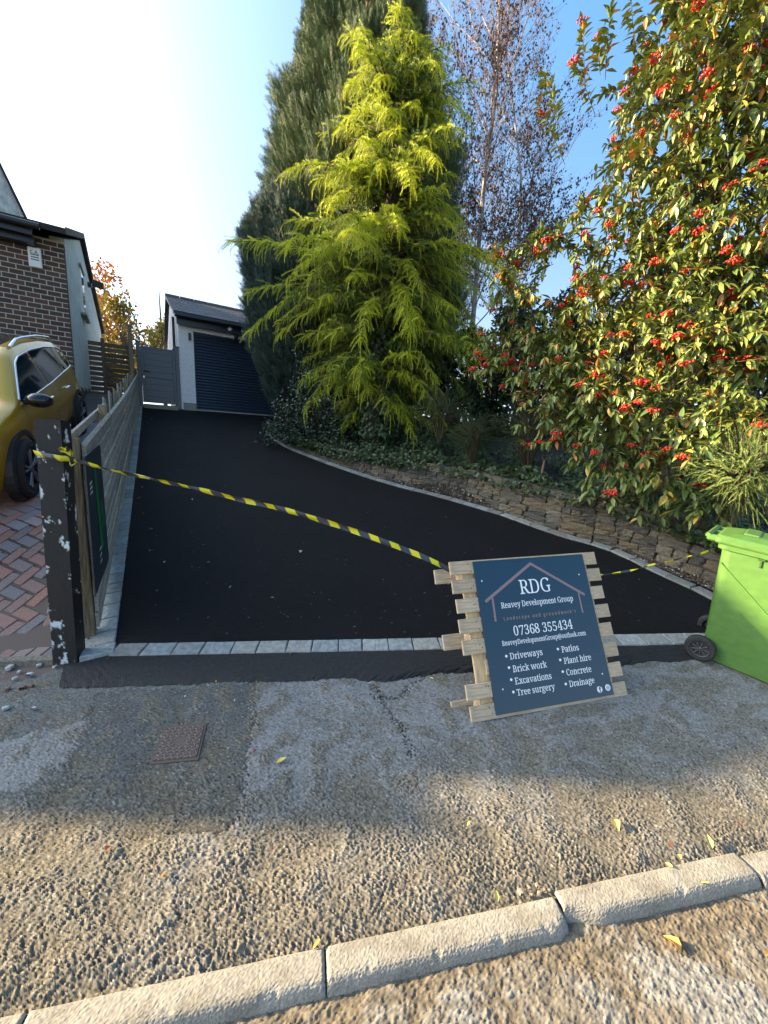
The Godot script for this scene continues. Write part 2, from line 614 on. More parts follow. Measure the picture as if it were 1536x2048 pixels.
func build_kerb() -> void:
	var root := Node3D.new()
	root.name = "kerb"
	add_child(root)
	root.set_meta("kind", "structure")
	var fn := FastNoiseLite.new()
	fn.seed = 12; fn.frequency = 1.0
	fn.fractal_octaves = 3
	var prof := [[0.0, -0.12], [0.0, 0.082], [0.004, 0.093], [0.02, 0.0955], [0.05, 0.0955], [0.078, 0.095], [0.091, 0.092], [0.101, 0.084], [0.109, 0.072], [0.115, 0.056], [0.119, 0.035], [0.12, -0.12]]
	var km := vmat("kerb_concrete", 0.9)
	var s0 := -14.0
	var k := 0
	var joints := []
	s0 = -0.012
	for i in 18: joints.append(0.0 + (i - 9) * 0.922)
	for i in joints.size() - 1:
		var a: float = joints[i] + 0.003
		var b: float = joints[i + 1] - 0.003
		var off := 0.0
		var dy := 0.0
		if i == 10:
			off = -0.012; dy = 0.008
		var near: bool = i >= 7 and i <= 11
		var cols := 230 if near else 8
		var p := PackedVector3Array()
		var c := PackedColorArray()
		var sub := 5 if near else 1
		var prs := []
		for j in prof.size() - 1:
			for w in sub:
				var f := float(w) / sub
				prs.append([lerpf(prof[j][0], prof[j + 1][0], f), lerpf(prof[j][1], prof[j + 1][1], f)])
		prs.append(prof[-1])
		for pr in prs:
			for q in cols:
				var f := q / (cols - 1.0)
				var s := lerpf(a, b, f)
				var e := minf(f, 1.0 - f) * (b - a)
				var rn := -0.008 * pow(maxf(0.0, 1.0 - e / 0.012), 2.0)
				var chip := 0.0
				if i == 10: chip = -0.05 * smoothstep(0.16, 0.0, s - a) * smoothstep(0.05, 0.115, pr[0])
				if i == 9: chip = -0.02 * smoothstep(0.05, 0.0, b - s) * smoothstep(0.02, 0.12, pr[0])
				var n1 := fn.get_noise_3d(s * 150.0, pr[0] * 150.0, pr[1] * 150.0)
				var n2 := fn.get_noise_3d(s * 9.0, pr[0] * 9.0 + 4.0, pr[1] * 9.0)
				var g: Vector2 = K0 + KD * s - NK * (pr[0] + off + chip * 0.6 + n1 * 0.0015)
				p.append(Vector3(g.x, pr[1] + dy + (rn + n1 * 0.0022 + n2 * 0.0016 - 0.006 * smoothstep(0.12, 0.5, n2) * smoothstep(0.06, 0.10, pr[0]) if pr[1] > 0.0 else 0.0) + chip * 0.4, g.y))
				var v := 0.225 + 0.15 * n1 + 0.05 * n2
				var st := smoothstep(0.1, 0.5, fn.get_noise_2d(s * 3.0, pr[0] * 6.0 + 20.0)) * 0.35
				c.append(Color(v, v * 0.93, v * 0.78).lerp(Color(0.11, 0.095, 0.065), st))
		var ms := grid_mesh(p, cols, prs.size(), c)
		obj("kerb_stone", ms, km, root)
	# packed dirt bedding in the joints
	var m := MB.new()
	var ga := K0 + KD * -8.2 - NK * 0.01
	var gb := K0 + KD * 7.4 - NK * 0.01
	var d := -NK * 0.105
	m.hexa([Vector3(ga.x, -0.1, ga.y), Vector3(gb.x, -0.1, gb.y), Vector3(gb.x + d.x, -0.1, gb.y + d.y), Vector3(ga.x + d.x, -0.1, ga.y + d.y), Vector3(ga.x, 0.062, ga.y), Vector3(gb.x, 0.062, gb.y), Vector3(gb.x + d.x * 0.8, 0.045, gb.y + d.y * 0.8), Vector3(ga.x + d.x * 0.8, 0.045, ga.y + d.y * 0.8)])
	obj("joint_bedding", m.mesh(), mat("bedding", Color(0.075, 0.062, 0.042), 0.95), root)

# rounded stone, unit size, a few variants
var STONES := []
func stone_variant(k: int) -> ArrayMesh:
	while STONES.size() <= k:
		var r := RandomNumberGenerator.new()
		r.seed = 700 + STONES.size()
		var m := MB.new()
		var f := FastNoiseLite.new()
		f.seed = 40 + STONES.size(); f.frequency = 1.6
		var nn := 4
		var pt := func(d: Vector3) -> Vector3:
			# superellipsoid: a box with worn corners
			var e := 7.0
			var l := pow(pow(absf(d.x), e) + pow(absf(d.y), e) + pow(absf(d.z), e), 1.0 / e)
			var q := d / l * 0.5
			return q * (1.0 + 0.18 * f.get_noise_3dv(q * 2.2) + 0.08 * f.get_noise_3dv(q * 7.0))
		for ax in 3:
			for sg in [-1.0, 1.0]:
				if ax == 2 and sg < 0: continue
				for i in nn:
					for j in nn:
						var cs := []
						for w in [[i, j], [i + 1, j], [i + 1, j + 1], [i, j + 1]]:
							var d := Vector3.ZERO
							d[ax] = sg; d[(ax + 1) % 3] = w[0] * 2.0 / nn - 1.0; d[(ax + 2) % 3] = w[1] * 2.0 / nn - 1.0
							cs.append(pt.call(d))
						var o := Vector3.ZERO
						o[ax] = sg
						m.quad(cs[0], cs[1], cs[2], cs[3], Color.WHITE, o)
		STONES.append(m.mesh())
	return STONES[k]

var EDGE := PackedVector3Array()   # inner line of the right hand edging
func build_edging() -> void:
	var root := Node3D.new()
	root.name = "sett_edging"
	add_child(root)
	root.set_meta("kind", "structure")
	var mats := []
	for k in 7:
		var v: float = [0.33, 0.37, 0.29, 0.41, 0.35, 0.27, 0.38][k]
		var w: float = [1.0, 1.04, 0.97, 1.02, 1.05, 0.99, 0.96][k]
		mats.append(mat("sett_%d" % k, Color(v * 0.99 * (2.0 - w), v * 1.0, v * 0.92 * w), 0.85, {"tex": noise_tex(0.02, 60 + k % 3, 0.72, 1.0), "nrm": noise_tex(0.03, 66, 0, 1, 512, true, 5.0), "world": true, "scale": Vector3(1.6, 1.6, 1.6)}))
	var meshes := []
	for k in 4:
		var m := MB.new()
		var r := RandomNumberGenerator.new()
		r.seed = 31 + k
		# riven top: slightly uneven, worn corners
		var j := func(x: float, y: float, z: float) -> Vector3: return Vector3(x + r.randf_range(-0.012, 0.012), y + (r.randf_range(-0.03, 0.03) if y > 0 else 0.0), z + r.randf_range(-0.012, 0.012))
		var lo := []
		var hi := []
		var inn := []
		for q in [[-0.5, -0.5], [0.0, -0.5], [0.5, -0.5], [0.5, 0.0], [0.5, 0.5], [0.0, 0.5], [-0.5, 0.5], [-0.5, 0.0]]:
			var b: Vector3 = j.call(q[0], 0.42, q[1])
			hi.append(b)
			lo.append(Vector3(b.x, -0.5, b.z))
			inn.append(Vector3(b.x * 0.93, 0.5 + r.randf_range(-0.05, 0.02), b.z * 0.93))
		for i in 8:
			var i2 := (i + 1) % 8
			m.quad(lo[i], lo[i2], hi[i2], hi[i], Color.WHITE, hi[i] * Vector3(1, 0, 1))
			m.quad(hi[i], hi[i2], inn[i2], inn[i], Color.WHITE, Vector3.UP)
			m.tri(inn[i], inn[i2], Vector3(0, 0.5, 0), Color.WHITE, Vector3.UP)
		meshes.append(m.mesh())
	var lay := func(p: Vector2, dir: Vector2, length: float, width: float, lift: float, kind: String) -> void:
		var x3 := Vector3(dir.x, 0, dir.y)
		var a := p + dir * length * 0.5
		var b := p - dir * length * 0.5
		var s := Vector2(-dir.y, dir.x)
		var f := func(q: Vector2) -> float: return hill(q.x, q.y) if kind == "hill" else pave(q.x, q.y)
		x3.y = (f.call(a) - f.call(b)) / length
		var s1 := p + s * width * 0.5
		var s2 := p - s * width * 0.5
		var z3 := Vector3(s.x, (f.call(s1) - f.call(s2)) / width, s.y)
		x3 = x3.normalized()
		var y3 := z3.cross(x3).normalized()
		if y3.y < 0: y3 = -y3
		z3 = x3.cross(y3)
		var bs := Basis(x3 * length, y3 * 0.08, z3 * width)
		bs = Basis(Vector3.UP, rnd(-0.012, 0.012)) * bs
		obj("sett", meshes[rng.randi() % 4], mats[rng.randi() % 7], root, Transform3D(bs, Vector3(p.x, f.call(p) + lift - 0.04, p.y)))
	# front row
	var e1 := Vector2(0.9963, -0.0863)
	var x := 0.02
	while x < 5.6:
		var l := rnd(0.17, 0.235)
		var p := FA + e1 * (x + l * 0.5) - N1 * 0.075
		lay.call(p, e1, l - 0.007, 0.145, 0.022, "pave")
		x += l
	# left row along the fence
	var f0 := Vector2(-1.97, -2.66)
	var f1 := Vector2(-6.98, -11.3)
	var dir := (f1 - f0).normalized()
	var side := Vector2(dir.y, -dir.x)
	if side.x > 0: side = -side
	x = 0.0
	var total := f0.distance_to(f1)
	while x < total:
		var l := rnd(0.15, 0.225)
		if x == 0.0: l = 0.17
		lay.call(f0 + dir * (x + l * 0.5) + side * 0.105 + dir * 0.02, dir, l - 0.007, 0.205, 0.02, "hill")
		x += l
	# right hand edging along the curve
	for q in [[527, 852], [533, 866], [548, 882], [572, 896], [600, 908], [650, 927], [700, 945], [750, 961], [800, 976], [850, 988], [900, 1001], [950, 1016], [1000, 1031], [1060, 1052], [1130, 1077], [1180, 1090], [1220, 1103], [1260, 1121], [1290, 1137], [1330, 1156], [1380, 1178], [1425, 1201]]:
		EDGE.append(on(q[0], q[1], "hill"))
	EDGE.append(EDGE[-1] + Vector3(0.16, 0, 0.75))
	var path := PackedVector2Array()
	for q in EDGE: path.append(Vector2(q.x, q.z))
	var acc := 0.0
	for i in path.size() - 1:
		var a := path[i]
		var b := path[i + 1]
		var l := a.distance_to(b)
		var d := (b - a) / l
		var out := Vector2(-d.y, d.x)
		if out.dot(Vector2(0.75, -0.66)) < 0: out = -out
		var nn := maxi(1, int(round(l / 0.21)))
		for w in nn:
			lay.call(a + d * l * (w + 0.5) / nn + out * 0.06, d, l / nn - 0.004, 0.125, 0.026, "hill")

func wall_h(f: float) -> float:
	var ks := [0.08, 0.13, 0.18, 0.23, 0.27, 0.30, 0.34, 0.37, 0.40, 0.44, 0.47, 0.49, 0.51, 0.53, 0.54, 0.53, 0.52, 0.51, 0.50, 0.49, 0.48, 0.47, 0.47, 0.46, 0.46]
	var i := clampi(int(f), 0, ks.size() - 2)
	return lerpf(ks[i], ks[i + 1], clampf(f - i, 0, 1))

var WALL := PackedVector3Array()   # foot of the wall
func build_wall() -> void:
	var off := [0.10, 0.13, 0.16, 0.18, 0.18, 0.18, 0.19, 0.20, 0.26, 0.30, 0.30, 0.24, 0.20, 0.19, 0.19, 0.20, 0.25, 0.32, 0.38, 0.42, 0.45, 0.48]
	for i in off.size():
		var a := EDGE[maxi(i - 1, 0)]
		var b := EDGE[mini(i + 1, 21)]
		var d := Vector2(b.x - a.x, b.z - a.z).normalized()
		var out := Vector2(-d.y, d.x)
		if out.dot(Vector2(0.75, -0.66)) < 0: out = -out
		var p: Vector2 = Vector2(EDGE[i].x, EDGE[i].z) + out * (off[i] + 0.02)
		WALL.append(Vector3(p.x, hill(p.x, p.y), p.y))
	for q in [[0.5, 0.35], [1.1, 0.5], [3.5, 0.0]]:
		var b := WALL[21] + Vector3(q[0], 0, q[1])
		WALL.append(Vector3(b.x, hill(b.x, b.z), b.z))
	# bank of soil behind the wall
	var dirs := Vector3(0.75, 0, -0.66).normalized()
	var p := PackedVector3Array()
	var outs := [0.06, 0.14, 0.4, 0.9, 1.6, 2.6, 4.0, 6.0, 9.0, 16.0, 40.0]
	for r in outs.size():
		for i in WALL.size():
			p.append(bank_at(i, outs[r]))
	struct("garden_bank", grid_mesh(p, WALL.size(), outs.size(), PackedColorArray()), mat("bank_soil", Color(0.045, 0.034, 0.02), 0.95, {"tex": noise_tex(0.03, 5, 0.5, 1.0), "nrm": noise_tex(0.05, 6, 0, 1, 512, true, 6.0), "world": true, "scale": Vector3(1.3, 1.3, 1.3)}))
	var root := thing("retaining_wall", "low dry stone retaining wall of brown sandstone curving beside the drive", "wall")
	var m := MB.new()
	for i in WALL.size() - 1:
		var a := WALL[i]
		var b := WALL[i + 1]
		var ha := wall_h(i) - 0.03
		var hb := wall_h(i + 1) - 0.03
		m.quad(a + dirs * 0.09 - Vector3.UP * 0.2, b + dirs * 0.09 - Vector3.UP * 0.2, b + dirs * 0.09 + Vector3.UP * hb, a + dirs * 0.09 + Vector3.UP * ha, Color.WHITE, -dirs)
	obj("packed_core", m.mesh(), mat("core_rubble", Color(0.19, 0.16, 0.115), 0.95, {"tex": noise_tex(0.025, 81, 0.5, 1.0), "world": true, "scale": Vector3(2.2, 2.2, 2.2)}), root)
	var mats := []
	for k in 8:
		var cc: Array = [[0.25, 0.20, 0.13], [0.20, 0.175, 0.13], [0.29, 0.235, 0.15], [0.15, 0.135, 0.11], [0.23, 0.20, 0.155], [0.26, 0.20, 0.12], [0.18, 0.16, 0.125], [0.33, 0.28, 0.20]][k]
		mats.append(mat("sandstone_%d" % k, Color(cc[0], cc[1], cc[2]), 0.9, {"tex": noise_tex(0.025, 80 + k % 3, 0.5, 1.0), "nrm": noise_tex(0.04, 84, 0, 1, 512, true, 6.0), "world": true, "scale": Vector3(2.2, 2.2, 2.2)}))
	# lengths along the wall
	var cum := [0.0]
	for i in WALL.size() - 1:
		cum.append(cum[-1] + WALL[i].distance_to(WALL[i + 1]))
	var total: float = cum[WALL.size() - 2] + 0.3
	var pos := func(s: float) -> Array:
		var i := 0
		while i < WALL.size() - 2 and cum[i + 1] < s: i += 1
		var f: float = clampf((s - cum[i]) / (cum[i + 1] - cum[i]), 0, 1)
		return [WALL[i].lerp(WALL[i + 1], f), (WALL[i + 1] - WALL[i]).normalized(), i + f]
	var count := 0
	# courses built in short stretches so that the joints wander
	var s0 := 0.15
	while s0 < total:
		var stretch := rnd(0.55, 0.95)
		var pm: Array = pos.call(s0 + stretch * 0.5)
		var hmax := wall_h(pm[2])
		var y := -0.03
		while y < hmax - 0.03:
			var ch := rnd(0.06, 0.135)
			if y + ch > hmax - 0.03: ch = maxf(hmax - y, 0.05)
			var s := s0
			while s < s0 + stretch - 0.02:
				var l := rnd(0.10, 0.36) * (0.65 + ch * 3.5)
				if s + l > s0 + stretch - 0.07: l = s0 + stretch - s + rnd(-0.02, 0.04)
				var q: Array = pos.call(s + l * 0.5)
				var d: Vector3 = q[1]
				var nrm := d.cross(Vector3.UP).normalized()
				if nrm.dot(dirs) > 0: nrm = -nrm
				var upv := nrm.cross(d)
				if upv.y < 0: upv = -upv
				var b := Basis(d * (l + 0.006), upv * (ch + 0.012), nrm * 0.22)
				b = Basis(nrm, rnd(-0.05, 0.05)) * Basis(upv, rnd(-0.06, 0.06)) * b
				var o: Vector3 = q[0] + Vector3.UP * (y + ch * 0.5) + nrm * (-0.11 + rnd(-0.012, 0.02) - y * 0.10) + nrm * 0.06
				if rng.randf() > 0.008:
					obj("stone", stone_variant(rng.randi() % 8), mats[rng.randi() % 8], root, Transform3D(b, o))
					count += 1
				s += l
			y += ch
		s0 += stretch

func bank_at(i: float, r: float) -> Vector3:
	var k := clampi(int(i), 0, WALL.size() - 2)
	var w := WALL[k].lerp(WALL[k + 1], clampf(i - k, 0, 1))
	var o := w + Vector3(0.75, 0, -0.66).normalized() * r
	o.y = w.y + wall_h(i) - 0.03 + 0.16 * minf(r, 4.0) + 0.04 * clampf(r - 4.0, 0.0, 12.0) + 0.04 * sin(i * 1.7 + r * 2.0) * minf(r, 1.0)
	return o

const V3 := Vector3(0.848, 0, -0.530)     # along the garage and house fronts
const U3 := Vector3(-0.530, 0, -0.848)    # up the hill, into the plots

func hit(px: float, py: float, o: Vector3, nrm: Vector3) -> Vector3:
	var d := ray(px, py)
	return EYE + d * ((o - EYE).dot(nrm) / d.dot(nrm))

func build_paving() -> void:
	var f0 := Vector2(-2.32, -2.72)
	var dir := Vector2(-0.4956, -0.8686)
	var lf := Vector2(-0.8686, 0.4956)
	var root := Node3D.new()
	root.name = "paved_drive"
	add_child(root)
	root.set_meta("kind", "structure")
	var p := PackedVector3Array()
	var fl := func(a: float, b: float) -> Vector2:
		# a uphill along the fence, b to the left; the front edge follows the pavement
		return f0 + dir * a + lf * b + Vector2(0.12, 0.23) * 0.0
	for r in 30:
		for q in 24:
			var g: Vector2 = fl.call(lerpf(-0.9, 9.0, r / 29.0), lerpf(0.02, 9.0, q / 23.0))
			p.append(Vector3(g.x, (paved(g.x, g.y) if (g - FA).dot(N1) > 0 else pave(g.x, g.y)) - 0.012, g.y))
	var base := obj("jointing_sand", grid_mesh(p, 24, 30, PackedColorArray()), mat("joint_sand", Color(0.10, 0.075, 0.065), 0.95), root)
	var mats := []
	var cols := [[0.34, 0.19, 0.155], [0.30, 0.19, 0.165], [0.27, 0.205, 0.195], [0.25, 0.225, 0.23], [0.38, 0.20, 0.15], [0.33, 0.25, 0.225], [0.22, 0.20, 0.205]]
	for k in 7: mats.append(mat("block_%d" % k, Color(cols[k][0], cols[k][1], cols[k][2]), 0.88, {"tex": noise_tex(0.06, 90, 0.65, 1.0), "world": true, "scale": Vector3(2, 2, 2)}))
	var bm := boxm(Vector3(0.196, 0.06, 0.096), 0.006)
	var n := [0]
	var rest := MB.new()
	var lay := func(c: Vector2, ang: float, single: bool) -> void:
		var h := func(q: Vector2) -> float: return paved(q.x, q.y) if (q - FA).dot(N1) > 0 else pave(q.x, q.y)
		var dx := Vector2(cos(ang), sin(ang))
		var dz := Vector2(-dx.y, dx.x)
		var x3 := Vector3(dx.x, (h.call(c + dx * 0.1) - h.call(c - dx * 0.1)) / 0.2, dx.y).normalized()
		var z3 := Vector3(dz.x, (h.call(c + dz * 0.1) - h.call(c - dz * 0.1)) / 0.2, dz.y)
		var y3 := z3.cross(x3).normalized()
		var t := Transform3D(Basis(x3, y3, x3.cross(y3)), Vector3(c.x, h.call(c) - 0.028 + rnd(-0.002, 0.002) - (0.007 if absf(dx.dot(N1)) < 0.95 and (c - FA).dot(N1) < 0.10 and (c - FA).dot(N1) > -0.06 else 0.0), c.y))
		if single and n[0] < 300:
			n[0] += 1
			obj("paving_block", bm, mats[rng.randi() % 7], root, t)
		else:
			var cc: Array = cols[rng.randi() % 7]
			rest.box(t, Vector3(0.196, 0.06, 0.096), 0.0, Color(cc[0], cc[1], cc[2]))
	# front course of headers and two stretcher rows by the fence
	var e1 := Vector2(0.9963, -0.0863)
	for i in 24:
		lay.call(Vector2(-2.30, -2.68) - e1 * (i * 0.102 + 0.05), atan2(N1.y, N1.x), i < 16)
	for row in 2:
		for i in 26:
			lay.call(fl.call(0.12 + i * 0.2 + row * 0.1, 0.10 + row * 0.1), atan2(dir.y, dir.x), i < 12)
	for x in range(-16, 60):
		for y in range(-60, 30):
			var m := posmod(x - y, 4)
			if m != 0 and m != 3: continue
			var c := Vector2(x + 1.0, y + 0.5) if m == 0 else Vector2(x + 0.5, y + 1.0)
			c *= 0.1
			var a := (c.x - c.y) * 0.7071
			var b := (c.x + c.y) * 0.7071
			if a < -1.6 or a > 6.0 or b < 0.26 or b > 5.0: continue
			var g: Vector2 = fl.call(a, b)
			if (g - FA).dot(N1) < -0.055: continue
			var base_ang := atan2(dir.y, dir.x)
			# the pattern's axes lie at 45 degrees to the fence
			var ax := (dir + lf).normalized() if m == 0 else (lf - dir).normalized()
			lay.call(g, atan2(ax.y, ax.x), a < 1.7 and b < 2.0 + maxf(0.0, 0.4 - a))
	var st := obj("paving_blocks_beyond", rest.mesh(), vmat("block_rest", 0.88), root)
	st.name = "block_field"
	st.set_meta("kind", "stuff")
	# concrete edge restraint along the pavement
	var mb := MB.new()
	var ea := on(-260, 1338, "pave")
	var eb := on(150, 1328, "pave")
	for i in 12:
		var a := ea.lerp(eb, i / 12.0)
		var b := ea.lerp(eb, (i + 1) / 12.0)
		var w := Vector3(0, 0, -0.055)
		mb.hexa([a - Vector3(0, 0.05, 0), b - Vector3(0, 0.05, 0), b + w - Vector3(0, 0.05, 0), a + w - Vector3(0, 0.05, 0), a + Vector3(0, 0.03 + rnd(0, 0.008), 0), b + Vector3(0, 0.03, 0), b + w + Vector3(0, 0.04, 0), a + w + Vector3(0, 0.04, 0)])
	obj("edge_restraint", mb.mesh(), mat("edge_concrete", Color(0.26, 0.235, 0.19), 0.92, {"tex": noise_tex(0.03, 95, 0.55, 1.0), "world": true, "scale": Vector3(2, 2, 2)}), root)

func wood(called: String, col: Color, stretch := Vector3(0.5, 6, 6), lo := 0.6) -> StandardMaterial3D:
	return mat(called, col, 0.85, {"tex": noise_tex(0.02, 101, lo, 1.0), "nrm": noise_tex(0.03, 102, 0, 1, 512, true, 3.0), "scale": stretch})

func build_fence() -> void:
	# gate post with flaking black paint
	var post := thing("gate_post", "black painted timber gate post with white flaking paint patches", "post", on(140, 1318, "pave"))
	var fn := FastNoiseLite.new()
	fn.seed = 77; fn.frequency = 1.0; fn.fractal_octaves = 4
	var m := MB.new()
	var hgt := 1.70
	var w := 0.142
	var yaw := Basis(Vector3.UP, 0.30)
	var lean := func(y: float) -> Vector3: return Vector3(0.022 * y, y, 0)
	for f in 4:
		var nd := yaw * Vector3(cos(f * PI / 2), 0, sin(f * PI / 2))
		var td := yaw * Vector3(-sin(f * PI / 2), 0, cos(f * PI / 2))
		var nx := 22
		var ny := 210
		var pt := func(i: int, j: int) -> Array:
			var s := (i / float(nx) - 0.5) * w
			var y := j / float(ny) * hgt
			var q: Vector3 = lean.call(y) + nd * w * 0.5 + td * s
			var a := fn.get_noise_3d(q.x * 7.0, q.y * 5.0, q.z * 7.0 + 3.0) + 0.35 * fn.get_noise_3d(q.x * 40.0, q.y * 30.0, q.z * 40.0)
			var e := absf(s) / (w * 0.5)
			var th := 0.45 - 0.15 * smoothstep(0.75, 1.0, e)
			var g := fn.get_noise_3d(q.x * 60.0, q.y * 8.0, q.z * 60.0)
			var c := Color(0.014, 0.013, 0.013) * (1.0 + 0.5 * g)
			if a > th: c = Color(0.62, 0.66, 0.66)
			elif a > th - 0.05: c = Color(0.16, 0.155, 0.14)
			if f == 2 and absf(e) > 0.9 and s < 0: c = Color(0.42, 0.33, 0.18)  # sunlight catching the left edge is put into the colour
			var d := 0.0014 * g + (-0.002 if a > th else 0.0)
			return [q + nd * d, c]
		for i in nx:
			for j in ny:
				var a: Array = pt.call(i, j); var b: Array = pt.call(i + 1, j); var c: Array = pt.call(i + 1, j + 1); var e: Array = pt.call(i, j + 1)
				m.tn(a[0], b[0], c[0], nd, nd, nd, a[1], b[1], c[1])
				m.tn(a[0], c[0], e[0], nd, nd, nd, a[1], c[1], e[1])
	var tp := []
	for q in [[-1, -1], [1, -1], [1, 1], [-1, 1]]: tp.append(lean.call(hgt) + yaw * Vector3(q[0] * w * 0.5, 0, q[1] * w * 0.5))
	m.quad(tp[0], tp[1], tp[2], tp[3], Color(0.05, 0.046, 0.04), Vector3.UP)
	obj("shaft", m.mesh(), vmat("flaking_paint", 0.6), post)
	# boarded fence
	var n0 := Vector3(-2.255, 0, -2.88)
	var n1 := Vector3(-7.05, 0, -11.25)
	var fence := thing("board_fence", "weathered timber fence of horizontal boards climbing beside the drive", "fence", Vector3(n0.x, hill(n0.x, n0.z), n0.z))
	var org := fence.position
	var bays := 5
	var dirh := (n1 - n0).normalized()
	var out := Vector3(-dirh.z, 0, dirh.x)
	if out.x < 0: out = -out
	var cols := [[0.46, 0.405, 0.32], [0.55, 0.49, 0.395], [0.40, 0.36, 0.29], [0.62, 0.555, 0.45]]
	var mats := []
	for k in 4: mats.append(wood("fence_board_%d" % k, Color(cols[k][0], cols[k][1], cols[k][2]), Vector3(0.35, 5, 5)))
	var rows := 11
	var lev := func(f: float, r: float) -> Vector3:
		var g := n0.lerp(n1, f)
		var lo := hill(g.x, g.z) + 0.07
		var hi := lerpf(1.905, 4.12, f) - 0.06 * sin(f * PI)
		return Vector3(g.x, lerpf(lo, hi, r / rows), g.z)
	for b in bays:
		var fa := b / float(bays) + 0.0006
		var fb := (b + 1) / float(bays) - 0.0006
		var pa: Vector3 = lev.call(fa, 0)
		var pb: Vector3 = lev.call(fb, 0)
		var fr := frame(pb - pa, Vector3.UP)
		var t := Transform3D(fr, pa)
		var inv := t.affine_inverse()
		for r in rows:
			var mm := MB.new()
			var prd := 0.012 + rnd(-0.003, 0.003)
			# face, then a chamfer leaning back to the next board
			var sec := [[0.02, 0.0], [0.02, prd + 0.012], [0.80, prd + 0.012], [0.965, prd - 0.012], [0.965, 0.0]]
			var A := []
			var B := []
			for e in sec:
				A.append(inv * (lev.call(fa, r + e[0]) + out * e[1]))
				B.append(inv * (lev.call(fb, r + e[0]) + out * e[1]))
			for e in 5:
				var e2 := (e + 1) % 5
				var mid: Vector3 = (A[e] + A[e2]) * 0.5 - (A[0] + A[1] + A[2] + A[3]) * 0.25
				mm.quad(A[e], B[e], B[e2], A[e2], Color.WHITE, mid)
			for q in [A, B]:
				mm.quad(q[0], q[1], q[2], q[3], Color.WHITE, Vector3(-1 if q == A else 1, 0, 0))
			obj("board", mm.mesh(), mats[rng.randi() % 4], fence, Transform3D(fr, pa - org))
	var pm := wood("fence_post", Color(0.30, 0.235, 0.14), Vector3(5, 0.4, 5))
	for b in bays + 1:
		var f := b / float(bays)
		var g: Vector3 = lev.call(f, 0)
		var tp2: Vector3 = lev.call(f, rows)
		var hh := tp2.y - g.y + (0.075 if b > 0 else 0.04)
		obj("post", boxm(Vector3(0.085, hh + 0.2, 0.085), 0.006), pm, fence, Transform3D(Basis(Vector3.UP, 0.5), Vector3(g.x, g.y - 0.2 + (hh + 0.2) * 0.5, g.z) - out * 0.05 - org + (dirh * 0.03 if b == 0 else Vector3.ZERO)))
	# stepped pickets of the neighbour's side, just over the boards
	for b in 9:
		var f := 0.30 + b * 0.075
		var g: Vector3 = lev.call(f, rows)
		obj("back_picket", boxm(Vector3(0.22, 0.5, 0.022), 0.003), mats[b % 4], fence, Transform3D(frame(dirh, Vector3.UP), Vector3(g.x, g.y - 0.19 + 0.02 * (b % 2), g.z) - out * 0.13 - org))
	var ma := MB.new()
	var ra: Vector3 = lev.call(0.02, rows)
	var rb: Vector3 = lev.call(0.30, rows)
	var rf := frame(rb - ra, Vector3.UP)
	obj("back_rail", boxm(Vector3((rb - ra).length(), 0.07, 0.03), 0.004), wood("rail_grey", Color(0.33, 0.31, 0.27), Vector3(0.4, 5, 5)), fence, Transform3D(rf, (ra + rb) * 0.5 - out * 0.12 - org - Vector3(0, 0.03, 0)))
	# leaf litter in the gap below the boards
	# site sign leaning on the fence
	var sg := thing("leaning_sign", "dark grey sign board with green stripes leaning on the fence", "sign")
	var o0: Vector3 = lev.call(0.0, 0) + out * 0.035
	var q := [hit(167, 913, o0, out), hit(198, 888, o0, out), hit(216, 1118, o0, out), hit(189, 1193, o0, out)]
	sg.position = q[3]
	var bm := MB.new()
	var pts := []
	for e in q: pts.append(e - q[3])
	bm.hexa([pts[0], pts[1], pts[2], pts[3], pts[0] + out * 0.008, pts[1] + out * 0.008, pts[2] + out * 0.008, pts[3] + out * 0.008])
	obj("panel", bm.mesh(), mat("sign_grey", Color(0.035, 0.042, 0.048), 0.35), sg)
	var at2 := func(x: float, y: float) -> Vector3:
		return pts[0].lerp(pts[1], x).lerp(pts[3].lerp(pts[2], x), y) + out * 0.0095
	for s in [[0.40, 0.56, 0.10, 0.80, 0.02, 0.30, 0.05], [0.62, 0.84, 0.42, 0.66, 0.015, 0.20, 0.05], [0.44, 0.75, 0.62, 0.80, 0.01, 0.12, 0.05]]:
		var gm := MB.new()
		gm.quad(at2.call(s[0], s[2]), at2.call(s[1] - 0.06, s[2]), at2.call(s[1] + 0.12, s[3]), at2.call(s[0] + 0.08, s[3]), Color.WHITE, out)
		obj("green_stripe", gm.mesh(), mat("sign_green_%d" % int(s[5] * 100), Color(s[4], s[5] * 0.6, s[6]), 0.35), sg, Transform3D(Basis(), out * 0.0006 * (s[5] * 10.0)))
	for k in 6:
		var gm := MB.new()
		var y0 := 0.20 + k * 0.035 if k < 3 else 0.60 + k * 0.05
		var x0 := 0.08 if k < 3 else 0.35
		gm.quad(at2.call(x0, y0), at2.call(x0 + 0.14, y0 - 0.005), at2.call(x0 + 0.14, y0 + 0.012), at2.call(x0, y0 + 0.015), Color.WHITE, out)
		obj("lettering", gm.mesh(), mat("print_white", Color(0.6, 0.6, 0.6), 0.4), sg, Transform3D(Basis(), out * 0.004))

func prism(m: MB, pts: Array, thick: Vector3, col := Color.WHITE) -> void:
	# a convex flat polygon given thickness
	var mid := Vector3.ZERO
	for q in pts: mid += q
	mid = mid / pts.size() + thick * 0.5
	for k in range(1, pts.size() - 1):
		m.tri(pts[0], pts[k], pts[k + 1], col, -thick)
		m.tri(pts[0] + thick, pts[k] + thick, pts[k + 1] + thick, col, thick)
	for k in pts.size():
		var a: Vector3 = pts[k]
		var b: Vector3 = pts[(k + 1) % pts.size()]
		m.quad(a, b, b + thick, a + thick, col, (a + b) * 0.5 + thick * 0.5 - mid)

